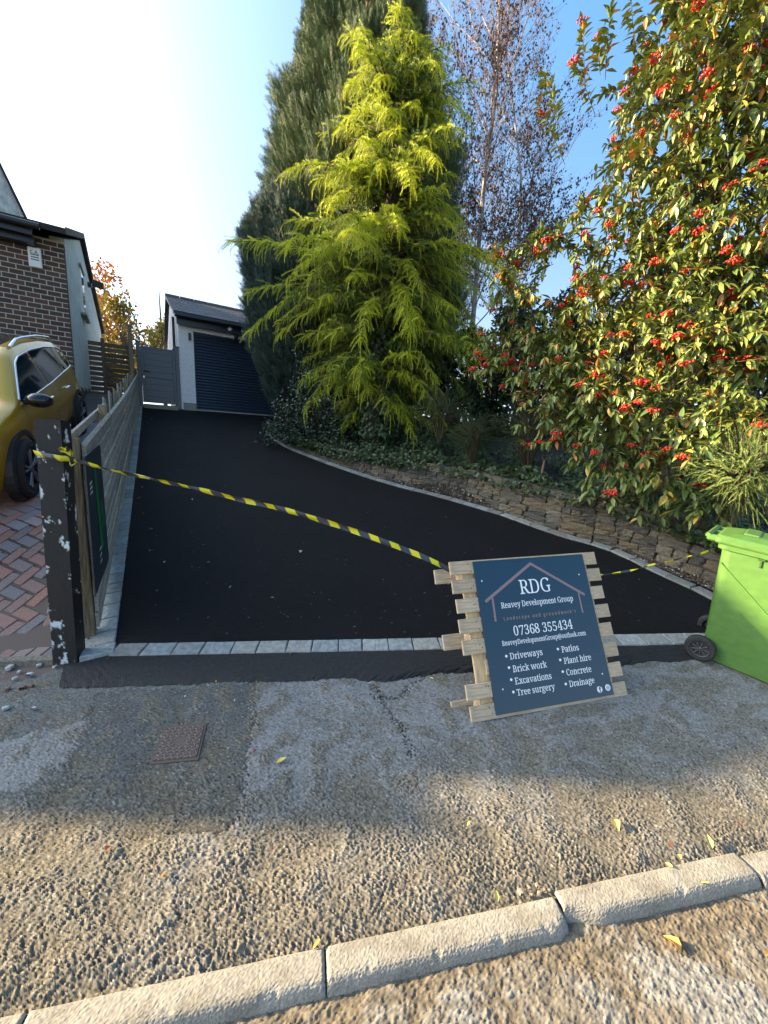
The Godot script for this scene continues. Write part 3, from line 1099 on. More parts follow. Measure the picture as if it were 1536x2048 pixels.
func build_house() -> void:
	var c0 := at(151, 770, 8.3)
	var o := Vector3(c0.x, 2.55, c0.z)
	var house := thing("neighbour_house", "brown brick house with pale rendered gable behind the yellow car", "house", o)
	var P := func(s: float, y: float, d: float) -> Vector3: return V3 * s + U3 * d + Vector3.UP * (y - o.y)
	var mortar := mat("mortar", Color(0.62, 0.55, 0.44), 0.95, {"tex": noise_tex(0.05, 110, 0.7, 1.0), "world": true, "scale": Vector3(2, 2, 2)})
	var m := MB.new()
	prism(m, [P.call(-7, 2.2, 0.004), P.call(-0.006, 2.2, 0.004), P.call(-0.006, 6.0, 0.004), P.call(-7, 6.0, 0.004)], U3 * 0.3)
	var wall := obj("front_wall", m.mesh(), mortar, house)
	var bmats := []
	var bc := [[0.105, 0.063, 0.049], [0.125, 0.074, 0.056], [0.085, 0.057, 0.049], [0.15, 0.082, 0.058], [0.105, 0.073, 0.062]]
	for k in 5: bmats.append(mat("brick_%d" % k, Color(bc[k][0], bc[k][1], bc[k][2]), 0.85, {"tex": noise_tex(0.05, 112, 0.6, 1.0), "nrm": noise_tex(0.07, 113, 0, 1, 512, true, 5.0), "world": true, "scale": Vector3(3, 3, 3)}))
	var fb := frame(V3, Vector3.UP)
	var bm := boxm(Vector3(0.206, 0.083, 0.14), 0.006)
	var hm := boxm(Vector3(0.098, 0.083, 0.14), 0.006)
	var n := 0
	var far := MB.new()
	for r in 38:
		var y := 2.42 + r * 0.0935
		var s := 0.0
		var first := true
		while s > -6.8:
			var l := 0.206
			if first and r % 2 == 1: l = 0.098
			first = false
			var pos: Vector3 = P.call(s - l * 0.5, y + 0.042, 0.07)
			if s > -1.7 and n < 300 and r > 3:
				obj("brick", bm if l > 0.15 else hm, bmats[rng.randi() % 5], wall, Transform3D(fb, pos))
				n += 1
			else:
				var cc: Array = bc[rng.randi() % 5]
				far.box(Transform3D(fb, pos), Vector3(l, 0.083, 0.14), 0.0, Color(cc[0], cc[1], cc[2]))
			s -= l + 0.011
	var fo := obj("brickwork", far.mesh(), vmat("brick_far", 0.85), wall)
	fo.set_meta("kind", "stuff")
	# brick plinth under the render on the gable side
	m = MB.new()
	prism(m, [P.call(-0.006, 2.2, 0.12), P.call(-0.006, 2.2, 8.8), P.call(-0.006, 4.3, 8.8), P.call(-0.006, 3.4, 0.12)], -V3 * 0.25)
	obj("plinth", m.mesh(), mortar, house)
	var pb := MB.new()
	var fb2 := frame(U3, Vector3.UP)
	for r in 22:
		var y := 2.42 + r * 0.0935
		var d := 0.145
		var first := true
		while d < 8.7:
			var l := 0.206
			if first and r % 2 == 0: l = 0.098
			first = false
			if y + 0.08 < 3.26 + (d - 0.14) * 0.113:
				var cc: Array = bc[rng.randi() % 5]
				pb.box(Transform3D(fb2, P.call(-0.06, y + 0.042, d + l * 0.5)), Vector3(l, 0.083, 0.12), 0.005, Color(cc[0], cc[1], cc[2]))
			d += l + 0.011
	var po := obj("plinth_brickwork", pb.mesh(), vmat("brick_far", 0.85), house)
	po.set_meta("kind", "stuff")
	# rendered gable, weathered with green streaks
	m = MB.new()
	prism(m, [P.call(0.0, 3.26, 0.142), P.call(0.0, 4.22, 8.6), P.call(0.0, 6.5, 8.6), P.call(0.0, 7.42, 3.2), P.call(0.0, 6.12, 0.142)], -V3 * 0.24)
	obj("rendered_gable", m.mesh(), mat("house_render", Color(0.76, 0.82, 0.77), 0.9, {"tex": noise_tex(0.02, 120, 0.7, 1.0), "world": true, "scale": Vector3(1.2, 0.22, 1.2)}), house)
	m = MB.new()
	prism(m, [P.call(-7, 2.2, 8.4), P.call(-0.02, 2.2, 8.4), P.call(-0.02, 6.45, 8.4), P.call(-7, 6.45, 8.4)], U3 * 0.2)
	obj("rear_wall", m.mesh(), MATS["house_render"], house)
	# roof
	var rt := mat("house_roof", Color(0.045, 0.038, 0.034), 0.9, {"tex": noise_tex(0.05, 121, 0.5, 1.0), "nrm": noise_tex(0.05, 122, 0, 1, 512, true, 6.0), "world": true})
	m = MB.new()
	prism(m, [P.call(-7, 6.02, -0.34), P.call(0.07, 6.02, -0.34), P.call(0.07, 7.47, 3.2), P.call(-7, 7.47, 3.2)], Vector3.UP * 0.11)
	prism(m, [P.call(-7, 7.47, 3.2), P.call(0.07, 7.47, 3.2), P.call(0.07, 6.48, 8.8), P.call(-7, 6.48, 8.8)], Vector3.UP * 0.11)
	var roof := obj("roof", m.mesh(), rt, house)
	m = MB.new()
	for seg in [[-0.33, 6.03, 3.2, 7.49], [3.2, 7.49, 8.8, 6.5]]:
		prism(m, [P.call(0.075, seg[1], seg[0]), P.call(0.075, seg[3], seg[2]), P.call(0.075, seg[3] + 0.13, seg[2]), P.call(0.075, seg[1] + 0.13, seg[0])], V3 * 0.03)
	obj("verge", m.mesh(), mat("verge", Color(0.10, 0.075, 0.06), 0.9), roof)
	var fm := mat("black_trim", Color(0.012, 0.015, 0.019), 0.35)
	obj("fascia", boxm(Vector3(6.6, 0.20, 0.03), 0.004), fm, roof, Transform3D(fb, P.call(-3.72, 5.97, -0.30)))
	obj("soffit_box", boxm(Vector3(6.6, 0.13, 0.20), 0.006), fm, roof, Transform3D(fb, P.call(-3.72, 5.83, -0.10)))
	m = MB.new()
	m.tube(PackedVector3Array([P.call(-7, 6.02, -0.38), P.call(-0.3, 6.02, -0.38)]), PackedFloat32Array([0.055, 0.055]), 10)
	obj("gutter", m.mesh(), fm, roof)
	# side window
	var wx := frame(U3, Vector3.UP)
	var win := obj("window", boxm(Vector3(0.62, 1.05, 0.06), 0.01), mat("white_frame", Color(0.72, 0.74, 0.74), 0.4), house, Transform3D(wx, P.call(0.02, 5.85, 2.5)))
	obj("pane", boxm(Vector3(0.48, 0.9, 0.02), 0.002), mat("dark_glass", Color(0.05, 0.10, 0.16), 0.06), win, Transform3D(Basis(), Vector3(0, 0, 0.026)))
	obj("sill", boxm(Vector3(0.8, 0.06, 0.10), 0.01), mat("sill_stone", Color(0.34, 0.33, 0.29), 0.8), win, Transform3D(Basis(), Vector3(0, -0.56, 0.05)))
	obj("lintel", boxm(Vector3(0.75, 0.05, 0.06), 0.01), MATS["sill_stone"], win, Transform3D(Basis(), Vector3(0, 0.60, 0.03)))
	# things fixed to the wall
	var fl := thing("wall_floodlight", "small black floodlight on the pale rendered gable", "floodlight", o + P.call(0.05, 6.78, 4.5))
	obj("bracket", boxm(Vector3(0.10, 0.12, 0.12), 0.01), fm, fl, Transform3D(fb, Vector3.ZERO))
	obj("lamp_head", boxm(Vector3(0.26, 0.18, 0.10), 0.012), fm, fl, Transform3D(fb * Basis(Vector3.UP, 0.4), V3 * 0.2 + Vector3(0, 0.06, 0)))
	var wn := -U3
	var ap := hit(71, 517, o + P.call(0, 2.6, 0), wn)
	var al := thing("alarm_box", "white burglar alarm box with printed lettering on brick wall", "alarm box", ap)
	obj("case", boxm(Vector3(0.20, 0.36, 0.06), 0.012), mat("alarm_white", Color(0.66, 0.70, 0.66), 0.45), al, Transform3D(fb, wn * 0.03))
	obj("strobe", boxm(Vector3(0.18, 0.035, 0.05), 0.01), mat("alarm_dark", Color(0.02, 0.05, 0.06), 0.2), al, Transform3D(fb, wn * 0.034 + Vector3(0, -0.155, 0)))
	lettering(al, "C.A.", 0.075, Transform3D(fb, wn * 0.061 + Vector3(0, 0.09, 0)), Color(0.02, 0.02, 0.02), true)
	for k in 3: obj("lettering", boxm(Vector3([0.13, 0.12, 0.125][k], 0.022, 0.002)), mat("print_grey", Color(0.12, 0.13, 0.13), 0.6), al, Transform3D(fb, wn * 0.0615 + Vector3(0, 0.045 - k * 0.045, 0)))
	var ep := hit(99, 722, o + P.call(0, 2.6, 0), wn)
	var ev := thing("car_charger", "black wall mounted car charger with cable on brick wall", "charger", ep)
	obj("case", boxm(Vector3(0.20, 0.50, 0.13), 0.03), mat("charger_black", Color(0.008, 0.008, 0.009), 0.3), ev, Transform3D(fb, wn * 0.065))
	var cp := PackedVector3Array()
	var cr := PackedFloat32Array()
	for k in 15:
		var a := k / 14.0 * TAU * 0.8
		cp.append(wn * 0.07 + V3 * (0.22 + 0.13 * sin(a)) + Vector3(0, -0.36 + 0.16 * cos(a), 0))
		cr.append(0.011)
	m = MB.new()
	m.tube(cp, cr, 6)
	obj("cable", m.mesh(), MATS["charger_black"], ev)
	m = MB.new()
	m.tube(PackedVector3Array([cp[3], cp[3] + Vector3(0.05, -0.1, 0.04), cp[3] + Vector3(0.04, -0.25, 0.06)]), PackedFloat32Array([0.014, 0.013, 0.012]), 6)
	obj("plug", m.mesh(), mat("plug_yellow", Color(0.55, 0.55, 0.10), 0.5), ev)
	# taller main house behind, white gable
	var go := P.call(-0.3, 0, 3.4) + o as Vector3
	var big := thing("main_house", "taller white rendered gable rising behind the brick wing", "house", Vector3(go.x, 2.5, go.z))
	var gp := big.position
	var q := []
	for e in [[54, 447], [-28, 276]]: q.append(hit(e[0], e[1], gp, wn) - gp)
	var apex: Vector3 = q[1]
	var ra: Vector3 = q[0]
	var ap2 := apex - V3 * 3.0
	var la := Vector3(ap2.x, ra.y, ap2.z) - V3 * (ra - apex).dot(V3)
	m = MB.new()
	prism(m, [Vector3(ra.x, 0, ra.z), ra, apex, ap2, la, Vector3(la.x, 0, la.z)], U3 * 7.0)
	obj("walls", m.mesh(), mat("main_render", Color(0.74, 0.79, 0.74), 0.9, {"tex": noise_tex(0.02, 120, 0.6, 1.0), "world": true, "scale": Vector3(1.0, 0.3, 1.0)}), big)
	m = MB.new()
	var ov := -U3 * 0.12
	prism(m, [apex + ov + Vector3.UP * 0.02, ap2 + ov + Vector3.UP * 0.02, ap2 + ov + Vector3.UP * 0.14, apex + ov + Vector3.UP * 0.14], U3 * 7.3)
	for pr in [[ra, apex], [la, ap2]]:
		var e: Vector3 = pr[0]
		var ax2: Vector3 = pr[1]
		var dd: Vector3 = (e - ax2).normalized()
		prism(m, [ax2 + ov + Vector3.UP * 0.02, e + dd * 0.25 + ov + Vector3.UP * 0.02, e + dd * 0.25 + ov + Vector3.UP * 0.14, ax2 + ov + Vector3.UP * 0.14], U3 * 7.3)
	obj("roof", m.mesh(), rt, big)
	# unseen house added at the left, shaped to shade the drive and pavement
	var nx := thing("added_shade_house", "unseen brick house added to shade the drive and pavement", "house", Vector3(-17.0, 0.6, -8.0))
	m = MB.new()
	m.box(Transform3D(Basis(), Vector3(0, 2.35, -1.62)), Vector3(4.8, 5.9, 13.56), 0.0)
	obj("wall", m.mesh(), mat("plain_brick", Color(0.16, 0.085, 0.06), 0.9, {"tex": noise_tex(0.05, 112, 0.6, 1.0), "world": true}), nx)
	m = MB.new()
	var rp := [[4.8, 5.6], [0.0, 10.5], [-4.4, 10.5], [-8.6, 5.6]]
	for k in 3:
		prism(m, [Vector3(-2.6, rp[k][1], rp[k][0]), Vector3(2.6, rp[k][1], rp[k][0]), Vector3(2.6, rp[k + 1][1], rp[k + 1][0]), Vector3(-2.6, rp[k + 1][1], rp[k + 1][0])], Vector3.UP * 0.12)
	for sx in [-2.35, 2.15]:
		prism(m, [Vector3(sx, 5.3, 4.5), Vector3(sx, 10.45, 0), Vector3(sx, 10.45, -4.4), Vector3(sx, 5.3, -8.3)], Vector3(0.2, 0, 0))
	obj("roof", m.mesh(), rt, nx)

func lettering(parent: Node, s: String, size: float, t: Transform3D, col: Color, bold := false, fam := "Droid Sans", squeeze := 1.0) -> MeshInstance3D:
	var f := SystemFont.new()
	f.font_names = PackedStringArray([fam])
	f.font_weight = 700 if bold else 400
	var tm := TextMesh.new()
	tm.text = s
	tm.font = f
	tm.font_size = 48
	tm.pixel_size = size / 48.0
	tm.depth = 0.0016
	tm.curve_step = 1.2
	tm.horizontal_alignment = HORIZONTAL_ALIGNMENT_CENTER
	var o := obj("lettering", tm, mat("ink_%s" % col.to_html(), col, 0.45), parent, Transform3D(t.basis * Basis.from_scale(Vector3(squeeze, 1, 1)), t.origin))
	return o

func build_garage() -> void:
	var c0 := at(364, 811, 11.8)
	var o := Vector3(c0.x, 3.23, c0.z)
	var P := func(s: float, y: float, d: float) -> Vector3: return V3 * s + U3 * d + Vector3.UP * y
	var g := thing("garage", "white rendered garage with slate roof at the top of the drive", "garage", o)
	var white := mat("garage_render", Color(0.86, 0.865, 0.87), 0.85, {"tex": noise_tex(0.03, 130, 0.85, 1.0), "world": true})
	var dl := (hit(393, 819, o, U3) - o).dot(V3)
	var dh := hit(393, 664, o, U3).y - o.y
	var dw := 3.0
	var H := hit(366, 640, o, U3).y - o.y
	var W := 6.2
	var m := MB.new()
	prism(m, [P.call(0, -0.3, 0), P.call(dl, -0.3, 0), P.call(dl, H, 0), P.call(0, H, 0)], U3 * 0.25)
	prism(m, [P.call(dl + dw, -0.3, 0), P.call(W, -0.3, 0), P.call(W, H, 0), P.call(dl + dw, H, 0)], U3 * 0.25)
	prism(m, [P.call(dl, dh, 0), P.call(dl + dw, dh, 0), P.call(dl + dw, H, 0), P.call(dl, H, 0)], U3 * 0.25)
	prism(m, [P.call(0, -0.3, 0.25), P.call(0, -0.3, 6), P.call(0, H, 6), P.call(0, H + 1.35, 3.0), P.call(0, H, 0.25)], V3 * 0.25)
	prism(m, [P.call(W - 0.25, -0.3, 0.25), P.call(W - 0.25, -0.3, 6), P.call(W - 0.25, H, 6), P.call(W - 0.25, H + 1.35, 3.0), P.call(W - 0.25, H, 0.25)], V3 * 0.25)
	prism(m, [P.call(0.25, -0.3, 5.8), P.call(W - 0.25, -0.3, 5.8), P.call(W - 0.25, H, 5.8), P.call(0.25, H, 5.8)], U3 * 0.2)
	obj("wall", m.mesh(), white, g)
	m = MB.new()
	m.box(Transform3D(frame(V3, Vector3.UP), P.call(dl * 0.5 + 0.02, 0.06, -0.02)), Vector3(dl - 0.05, 0.24, 0.06), 0.005)
	obj("base_course", m.mesh(), mat("garage_base", Color(0.28, 0.27, 0.24), 0.9), g)
	# roof of slates, joined in rows
	var rd := mat("slate", Color(0.055, 0.062, 0.078), 0.6, {"tex": noise_tex(0.05, 133, 0.6, 1.0), "world": true})
	m = MB.new()
	var e0 := P.call(-0.12, H + 0.06, -0.28) as Vector3
	var r0 := P.call(-0.12, H + 1.52, 3.0) as Vector3
	var b0 := P.call(-0.12, H + 0.06, 6.3) as Vector3
	var L := V3 * (W + 0.24)
	prism(m, [e0, e0 + L, r0 + L, r0], Vector3.UP * 0.07)
	prism(m, [r0, r0 + L, b0 + L, b0], Vector3.UP * 0.07)
	var roof := obj("roof", m.mesh(), rd, g)
	m = MB.new()
	var nr := 15
	var up := (r0 - e0) / nr
	var nrm := up.cross(V3).normalized()
	if nrm.y < 0: nrm = -nrm
	for r in nr:
		var s := -0.15 * (r % 2)
		while s < W + 0.2:
			var a := e0 + Vector3.UP * 0.075 + up * r + V3 * clampf(s + 0.006, 0, W + 0.24)
			var b := e0 + Vector3.UP * 0.075 + up * r + V3 * clampf(s + 0.294, 0, W + 0.24)
			var v := rnd(0.75, 1.25)
			m.hexa([a, b, b + up * 1.08, a + up * 1.08, a + nrm * 0.016, b + nrm * 0.016, b + up * 1.08 + nrm * 0.004, a + up * 1.08 + nrm * 0.004], Color(0.055, 0.062, 0.078) * v)
			s += 0.3
	var sl := obj("slates", m.mesh(), vmat("slate_tiles", 0.6), roof)
	sl.set_meta("kind", "stuff")
	m = MB.new()
	for k in 14:
		m.tube(PackedVector3Array([r0 + L * k / 14.0 + Vector3.UP * 0.06, r0 + L * (k + 0.96) / 14.0 + Vector3.UP * 0.06]), PackedFloat32Array([0.1, 0.1]), 8)
	obj("ridge", m.mesh(), mat("ridge", Color(0.10, 0.09, 0.085), 0.8), roof)
	var fm: Material = MATS["black_trim"]
	obj("fascia", boxm(Vector3(W + 0.1, 0.24, 0.04), 0.004), mat("garage_fascia", Color(0.022, 0.028, 0.036), 0.4), roof, Transform3D(frame(V3, Vector3.UP), P.call(W * 0.5, H - 0.06, -0.14)))
	m = MB.new()
	m.tube(PackedVector3Array([P.call(-0.1, H + 0.04, -0.26), P.call(W + 0.1, H + 0.04, -0.26)]), PackedFloat32Array([0.06, 0.06]), 10)
	obj("gutter", m.mesh(), fm, roof)
	m = MB.new()
	m.tube(PackedVector3Array([P.call(-0.06, H + 0.3, 0.9), P.call(-0.06, H - 0.75, 0.9), P.call(-0.06, 0.0, 0.9)]), PackedFloat32Array([0.04, 0.04, 0.04]), 8)
	m.tube(PackedVector3Array([P.call(-0.08, H - 0.78, 0.9), P.call(-0.08, H - 0.66, 0.9)]), PackedFloat32Array([0.055, 0.055]), 8)
	obj("downpipe", m.mesh(), fm, g)
	# roller door: each slat a curved strip
	var door := obj("roller_door", boxm(Vector3(dw, dh + 0.1, 0.03)), mat("door_back", Color(0.012, 0.018, 0.03), 0.5), g, Transform3D(frame(V3, Vector3.UP), P.call(dl + dw * 0.5, dh * 0.5 - 0.05, 0.17)))
	var sm := MB.new()
	var pitch := 0.0865
	var pf := []
	for k in 7:
		var f := k / 6.0
		pf.append(Vector2((f - 0.5) * pitch * 0.97, 0.018 * sin(f * PI) + 0.002))
	for k in 6:
		var a: Vector2 = pf[k]
		var b: Vector2 = pf[k + 1]
		sm.quad(Vector3(-dw * 0.5 + 0.01, a.x, a.y), Vector3(dw * 0.5 - 0.01, a.x, a.y), Vector3(dw * 0.5 - 0.01, b.x, b.y), Vector3(-dw * 0.5 + 0.01, b.x, b.y), Color.WHITE, Vector3(0, a.x + b.x, 0.02))
	var smesh := sm.mesh()
	var slat := mat("door_blue", Color(0.018, 0.036, 0.068), 0.38, {"metal": 0.2})
	var k0 := 0
	var yy := -(dh + 0.1) * 0.5 + 0.13
	while yy < (dh + 0.1) * 0.5:
		obj("slat", smesh, slat, door, Transform3D(Basis(), Vector3(0, yy, 0.017)))
		yy += pitch
	obj("bottom_bar", boxm(Vector3(dw - 0.02, 0.09, 0.05), 0.006), slat, door, Transform3D(Basis(), Vector3(0, -(dh + 0.1) * 0.5 + 0.07, 0.02)))
	obj("head_trim", boxm(Vector3(dw, 0.05, 0.1), 0.004), slat, door, Transform3D(Basis(), Vector3(0, (dh + 0.1) * 0.5 - 0.03, 0.03)))
	for sx in [-1.0, 1.0]:
		obj("guide_rail", boxm(Vector3(0.05, dh, 0.05), 0.004), slat, door, Transform3D(Basis(), Vector3(sx * (dw * 0.5 - 0.02), 0.05, 0.03)))
	m = MB.new()
	prism(m, [P.call(dl, -0.05, -0.03), P.call(dl + dw, -0.05, -0.03), P.call(dl + dw, -0.05, 0.15), P.call(dl, -0.05, 0.15)], Vector3.UP * 0.065)
	obj("threshold", m.mesh(), MATS["garage_base"], g)
	# lights on the front
	var fr := frame(V3, Vector3.UP)
	var w1 := thing("wall_light", "dark grey up and down wall light on white garage", "wall light", hit(379, 674, o, U3) - U3 * 0.06)
	obj("tube", boxm(Vector3(0.07, 0.20, 0.07), 0.012), mat("lamp_grey", Color(0.03, 0.033, 0.038), 0.4), w1, Transform3D(fr, Vector3.ZERO))
	obj("back_plate", boxm(Vector3(0.06, 0.1, 0.04), 0.006), MATS["lamp_grey"], w1, Transform3D(fr, U3 * 0.045))
	var w2 := thing("security_light", "black twin headed security light above the garage door", "security light", hit(470, 667, o, U3) - U3 * 0.08)
	obj("base", boxm(Vector3(0.12, 0.13, 0.12), 0.03), fm, w2, Transform3D(fr, Vector3(0, -0.02, 0)))
	m = MB.new()
	m.ball(Vector3(0, -0.13, 0) - U3 * 0.03, Vector3(0.06, 0.08, 0.06), 10)
	obj("camera_head", m.mesh(), fm, w2)
	for sx in [-1.0, 1.0]:
		m = MB.new()
		var ctr: Vector3 = V3 * 0.17 * sx + Vector3(0, 0.06, 0) - U3 * 0.06
		m.tube(PackedVector3Array([Vector3.ZERO, ctr]), PackedFloat32Array([0.02, 0.02]), 6)
		m.lathe(ctr, -U3 + V3 * sx * 0.4, [[-0.05, 0.0], [-0.05, 0.04], [0.02, 0.085], [0.045, 0.085], [0.045, 0.0]], 12)
		var hd := obj("lamp_head", m.mesh(), fm, w2)
		m = MB.new()
		m.lathe(ctr + (-U3 + V3 * sx * 0.4).normalized() * 0.046, -U3 + V3 * sx * 0.4, [[0.0, 0.055], [0.003, 0.05], [0.003, 0.0]], 10)
		obj("lens", m.mesh(), mat("lens_white", Color(0.6, 0.62, 0.65), 0.3), hd)
	# side gate of grey boards
	var gl := hit(287, 806, o, U3)
	var gr := hit(355, 811, o, U3)
	var gt := hit(287, 692, o, U3).y
	var gate := thing("side_gate", "grey metal boarded side gate beside the white garage", "gate", Vector3(gl.x, o.y, gl.z))
	var gw := (gr - gl).dot(V3)
	var gh := gt - o.y - 0.10
	var gm := mat("gate_grey", Color(0.085, 0.10, 0.118), 0.45)
	var nb := 9
	for k in nb:
		obj("board", boxm(Vector3(gw - 0.14, gh / nb - 0.001, 0.03), 0.004), gm, gate, Transform3D(fr, V3 * gw * 0.5 + Vector3(0, 0.10 + gh / nb * (k + 0.5), 0)))
	for sx in [0.035, gw - 0.035]:
		obj("stile", boxm(Vector3(0.07, gh, 0.05), 0.005), gm, gate, Transform3D(fr, V3 * sx + Vector3(0, 0.10 + gh * 0.5, 0)))
	for y in [0.13, gh * 0.54, gh + 0.07]:
		obj("rail", boxm(Vector3(gw - 0.14, 0.06, 0.05), 0.005), gm, gate, Transform3D(fr, V3 * gw * 0.5 + Vector3(0, y, 0)))
	m = MB.new()
	m.tube(PackedVector3Array([V3 * 0.06 - U3 * 0.03, V3 * 0.06 - U3 * 0.08, V3 * 0.2 - U3 * 0.08]), PackedFloat32Array([0.014, 0.012, 0.012]), 6)
	obj("handle", m.mesh(), fm, gate, Transform3D(Basis(), Vector3(0, gh * 0.62, 0)))
	obj("keyhole", boxm(Vector3(0.04, 0.06, 0.01), 0.003), mat("steel", Color(0.5, 0.5, 0.5), 0.3, {"metal": 0.8}), gate, Transform3D(fr, V3 * 0.05 - U3 * 0.028 + Vector3(0, gh * 0.52, 0)))
	for sx in [-0.052, gw + 0.052]:
		obj("gate_post", boxm(Vector3(0.10, gh + 0.24, 0.10), 0.006), gm, gate, Transform3D(fr, V3 * sx + Vector3(0, (gh + 0.24) * 0.5 - 0.05, 0)))
		obj("post_cap", boxm(Vector3(0.12, 0.03, 0.12), 0.008), fm, gate, Transform3D(fr, V3 * sx + Vector3(0, gh + 0.2, 0)))
	# path stones seen under and beyond the gate
	m = MB.new()
	prism(m, [gl - o + Vector3.UP * (o.y - gl.y) - U3 * 0.22, gr - o + Vector3.UP * (o.y - gr.y) - U3 * 0.22, gr - o + Vector3.UP * (o.y - gr.y) + U3 * 5.0, gl - o + Vector3.UP * (o.y - gl.y) + U3 * 5.0], Vector3.UP * -0.12)
	struct("garden_path", m.mesh(), mat("path_stone", Color(0.42, 0.38, 0.31), 0.9, {"tex": noise_tex(0.04, 140, 0.6, 1.0), "world": true}), Transform3D(Basis(), o + Vector3.UP * 0.035))
	# slatted panels that end the boundary
	var sf := thing("slat_panel_fence", "brown slatted timber panel fence left of the grey gate", "fence", Vector3(gl.x, o.y, gl.z) - V3 * 0.16)
	var wm := [wood("slat_0", Color(0.22, 0.165, 0.105)), wood("slat_1", Color(0.28, 0.21, 0.13)), wood("slat_2", Color(0.18, 0.135, 0.09))]
	var tall := gh + 0.12
	# short return along the boundary, seen almost edge on
	var fd := frame(U3, Vector3.UP)
	for k in 12:
		obj("slat", boxm(Vector3(1.25, tall / 12 - 0.02, 0.02), 0.004), wm[k % 3], sf, Transform3D(fd, -U3 * 0.65 - V3 * 0.02 + Vector3(0, 0.05 + tall / 12 * (k + 0.5), 0)))
	for d in [0.02, -1.28]:
		obj("post", boxm(Vector3(0.09, tall + 0.2, 0.09), 0.008), wm[1], sf, Transform3D(fd, U3 * d - V3 * 0.05 + Vector3(0, (tall + 0.2) * 0.5 - 0.05, 0)))
	# panel facing down the hill
	for k in 13:
		obj("slat", boxm(Vector3(1.15, 0.105, 0.02), 0.004), wm[(k * 2) % 3], sf, Transform3D(fr, -V3 * 0.72 + U3 * 0.5 + Vector3(0, -0.05 + 0.135 * (k + 0.5), 0)))
	for s in [0.10, 0.72, 1.32]:
		obj("post", boxm(Vector3(0.09, 1.85, 0.07), 0.008), wm[0], sf, Transform3D(fr, -V3 * s + U3 * 0.42 + Vector3(0, 0.85, 0)))

# ------------------------------------------------------------------ foliage pieces
func spray_mesh() -> ArrayMesh:
	var m := MB.new()
	var r := RandomNumberGenerator.new()
	r.seed = 5
	# a feathery fan: thin twiglets that fork off the stem and carry shorter ones
	for k in 13:
		var f := k / 12.0
		var side := -1.0 if k % 2 else 1.0
		var a := Vector3(0, 0.04 + 0.80 * f, 0.05 * f)
		var l := 0.46 * (1.0 - 0.55 * f) * r.randf_range(0.8, 1.15)
		var tip := a + Vector3(side * l * 0.62, l * 0.82, r.randf_range(-0.16, 0.16))
		m.tri(a + Vector3(0, -0.022, 0), a + Vector3(0, 0.022, 0), tip)
		for q in 3:
			var b := a.lerp(tip, 0.3 + 0.22 * q)
			var s2 := side if q % 2 else -side * 0.4
			m.tri(b + Vector3(-0.016, 0, 0), b + Vector3(0.016, 0.012, 0), b + Vector3(s2 * l * 0.24, l * 0.34, r.randf_range(-0.07, 0.07)))
	m.quad(Vector3(-0.018, 0, 0), Vector3(0.018, 0, 0), Vector3(0.008, 0.98, 0.05), Vector3(-0.008, 0.98, 0.05))
	return m.mesh()

func frond_mesh(nodes: int, nl: float, droop: float, seed0: int) -> ArrayMesh:
	var m := MB.new()
	var r := RandomNumberGenerator.new()
	r.seed = seed0
	var st := func(f: float) -> Vector3: return Vector3(f * (1.0 - 0.18 * droop * f), -droop * f * f * 0.62, 0)
	for k in 3:
		var a: Vector3 = st.call(k / 3.0)
		var b: Vector3 = st.call((k + 1) / 3.0)
		m.quad(a + Vector3(0, 0, 0.008), b + Vector3(0, 0, 0.006), b - Vector3(0, 0, 0.006), a - Vector3(0, 0, 0.008))
	for k in nodes:
		var f := (k + 0.6) / nodes
		var o: Vector3 = st.call(f)
		var d: Vector3 = (st.call(minf(f + 0.05, 1.0)) - st.call(f - 0.05)).normalized()
		for j in 5:
			var an := TAU * (j / 5.0) + r.randf_range(0, 1.2)
			var pz := Vector3(0, cos(an), sin(an))
			var dir := (pz + d * r.randf_range(0.5, 1.1)).normalized()
			var l := nl * r.randf_range(0.75, 1.15) * (1.0 - 0.35 * f)
			var w := dir.cross(d).normalized() * nl * 0.11
			m.tri(o - w, o + w, o + dir * l)
	return m.mesh()

func leaf_mesh(width: float, fold: float, curl: float) -> ArrayMesh:
	var m := MB.new()
	var pf := [[0.0, 0.02], [0.18, 0.62], [0.45, 1.0], [0.75, 0.62], [1.0, 0.0]]
	for s in [-1.0, 1.0]:
		for k in 4:
			var a: float = pf[k][0]
			var b: float = pf[k + 1][0]
			var wa: float = pf[k][1] * width * 0.5
			var wb: float = pf[k + 1][1] * width * 0.5
			var A := Vector3(a, -curl * a * a, 0)
			var B := Vector3(b, -curl * b * b, 0)
			var C := Vector3(b, -curl * b * b + fold * wb, s * wb)
			var D := Vector3(a, -curl * a * a + fold * wa, s * wa)
			m.quad(A, B, C, D, Color.WHITE, Vector3.UP)
	return m.mesh()

func ivy_mesh() -> ArrayMesh:
	var m := MB.new()
	var rim := [[0.0, -0.02], [0.12, 0.42], [0.38, 0.28], [0.62, 0.46], [0.70, 0.20], [1.0, 0.0]]
	for s in [-1.0, 1.0]:
		for k in 5:
			m.tri(Vector3(0.22, 0, 0), Vector3(rim[k][0], 0.10 * rim[k][1], s * rim[k][1]), Vector3(rim[k + 1][0], 0.10 * rim[k + 1][1] - 0.06 * rim[k + 1][0], s * rim[k + 1][1]), Color.WHITE, Vector3.UP)
	return m.mesh()

func facing(x: Vector3, up: Vector3, s: float) -> Basis:
	var a := x.normalized()
	var c := a.cross(up)
	if c.length() < 0.01: c = a.cross(Vector3(0.3, 0.2, 0.9))
	c = c.normalized()
	return Basis(a * s, c.cross(a) * s, c * s)

func mixc(a: Color, b: Color, t: float) -> Color: return a.lerp(b, clampf(t, 0, 1))

func trunk_mesh(pts: PackedVector3Array, rad: PackedFloat32Array, col: Color, sides := 9) -> ArrayMesh:
	var m := MB.new()
	m.tube(pts, rad, sides, col)
	return m.mesh()

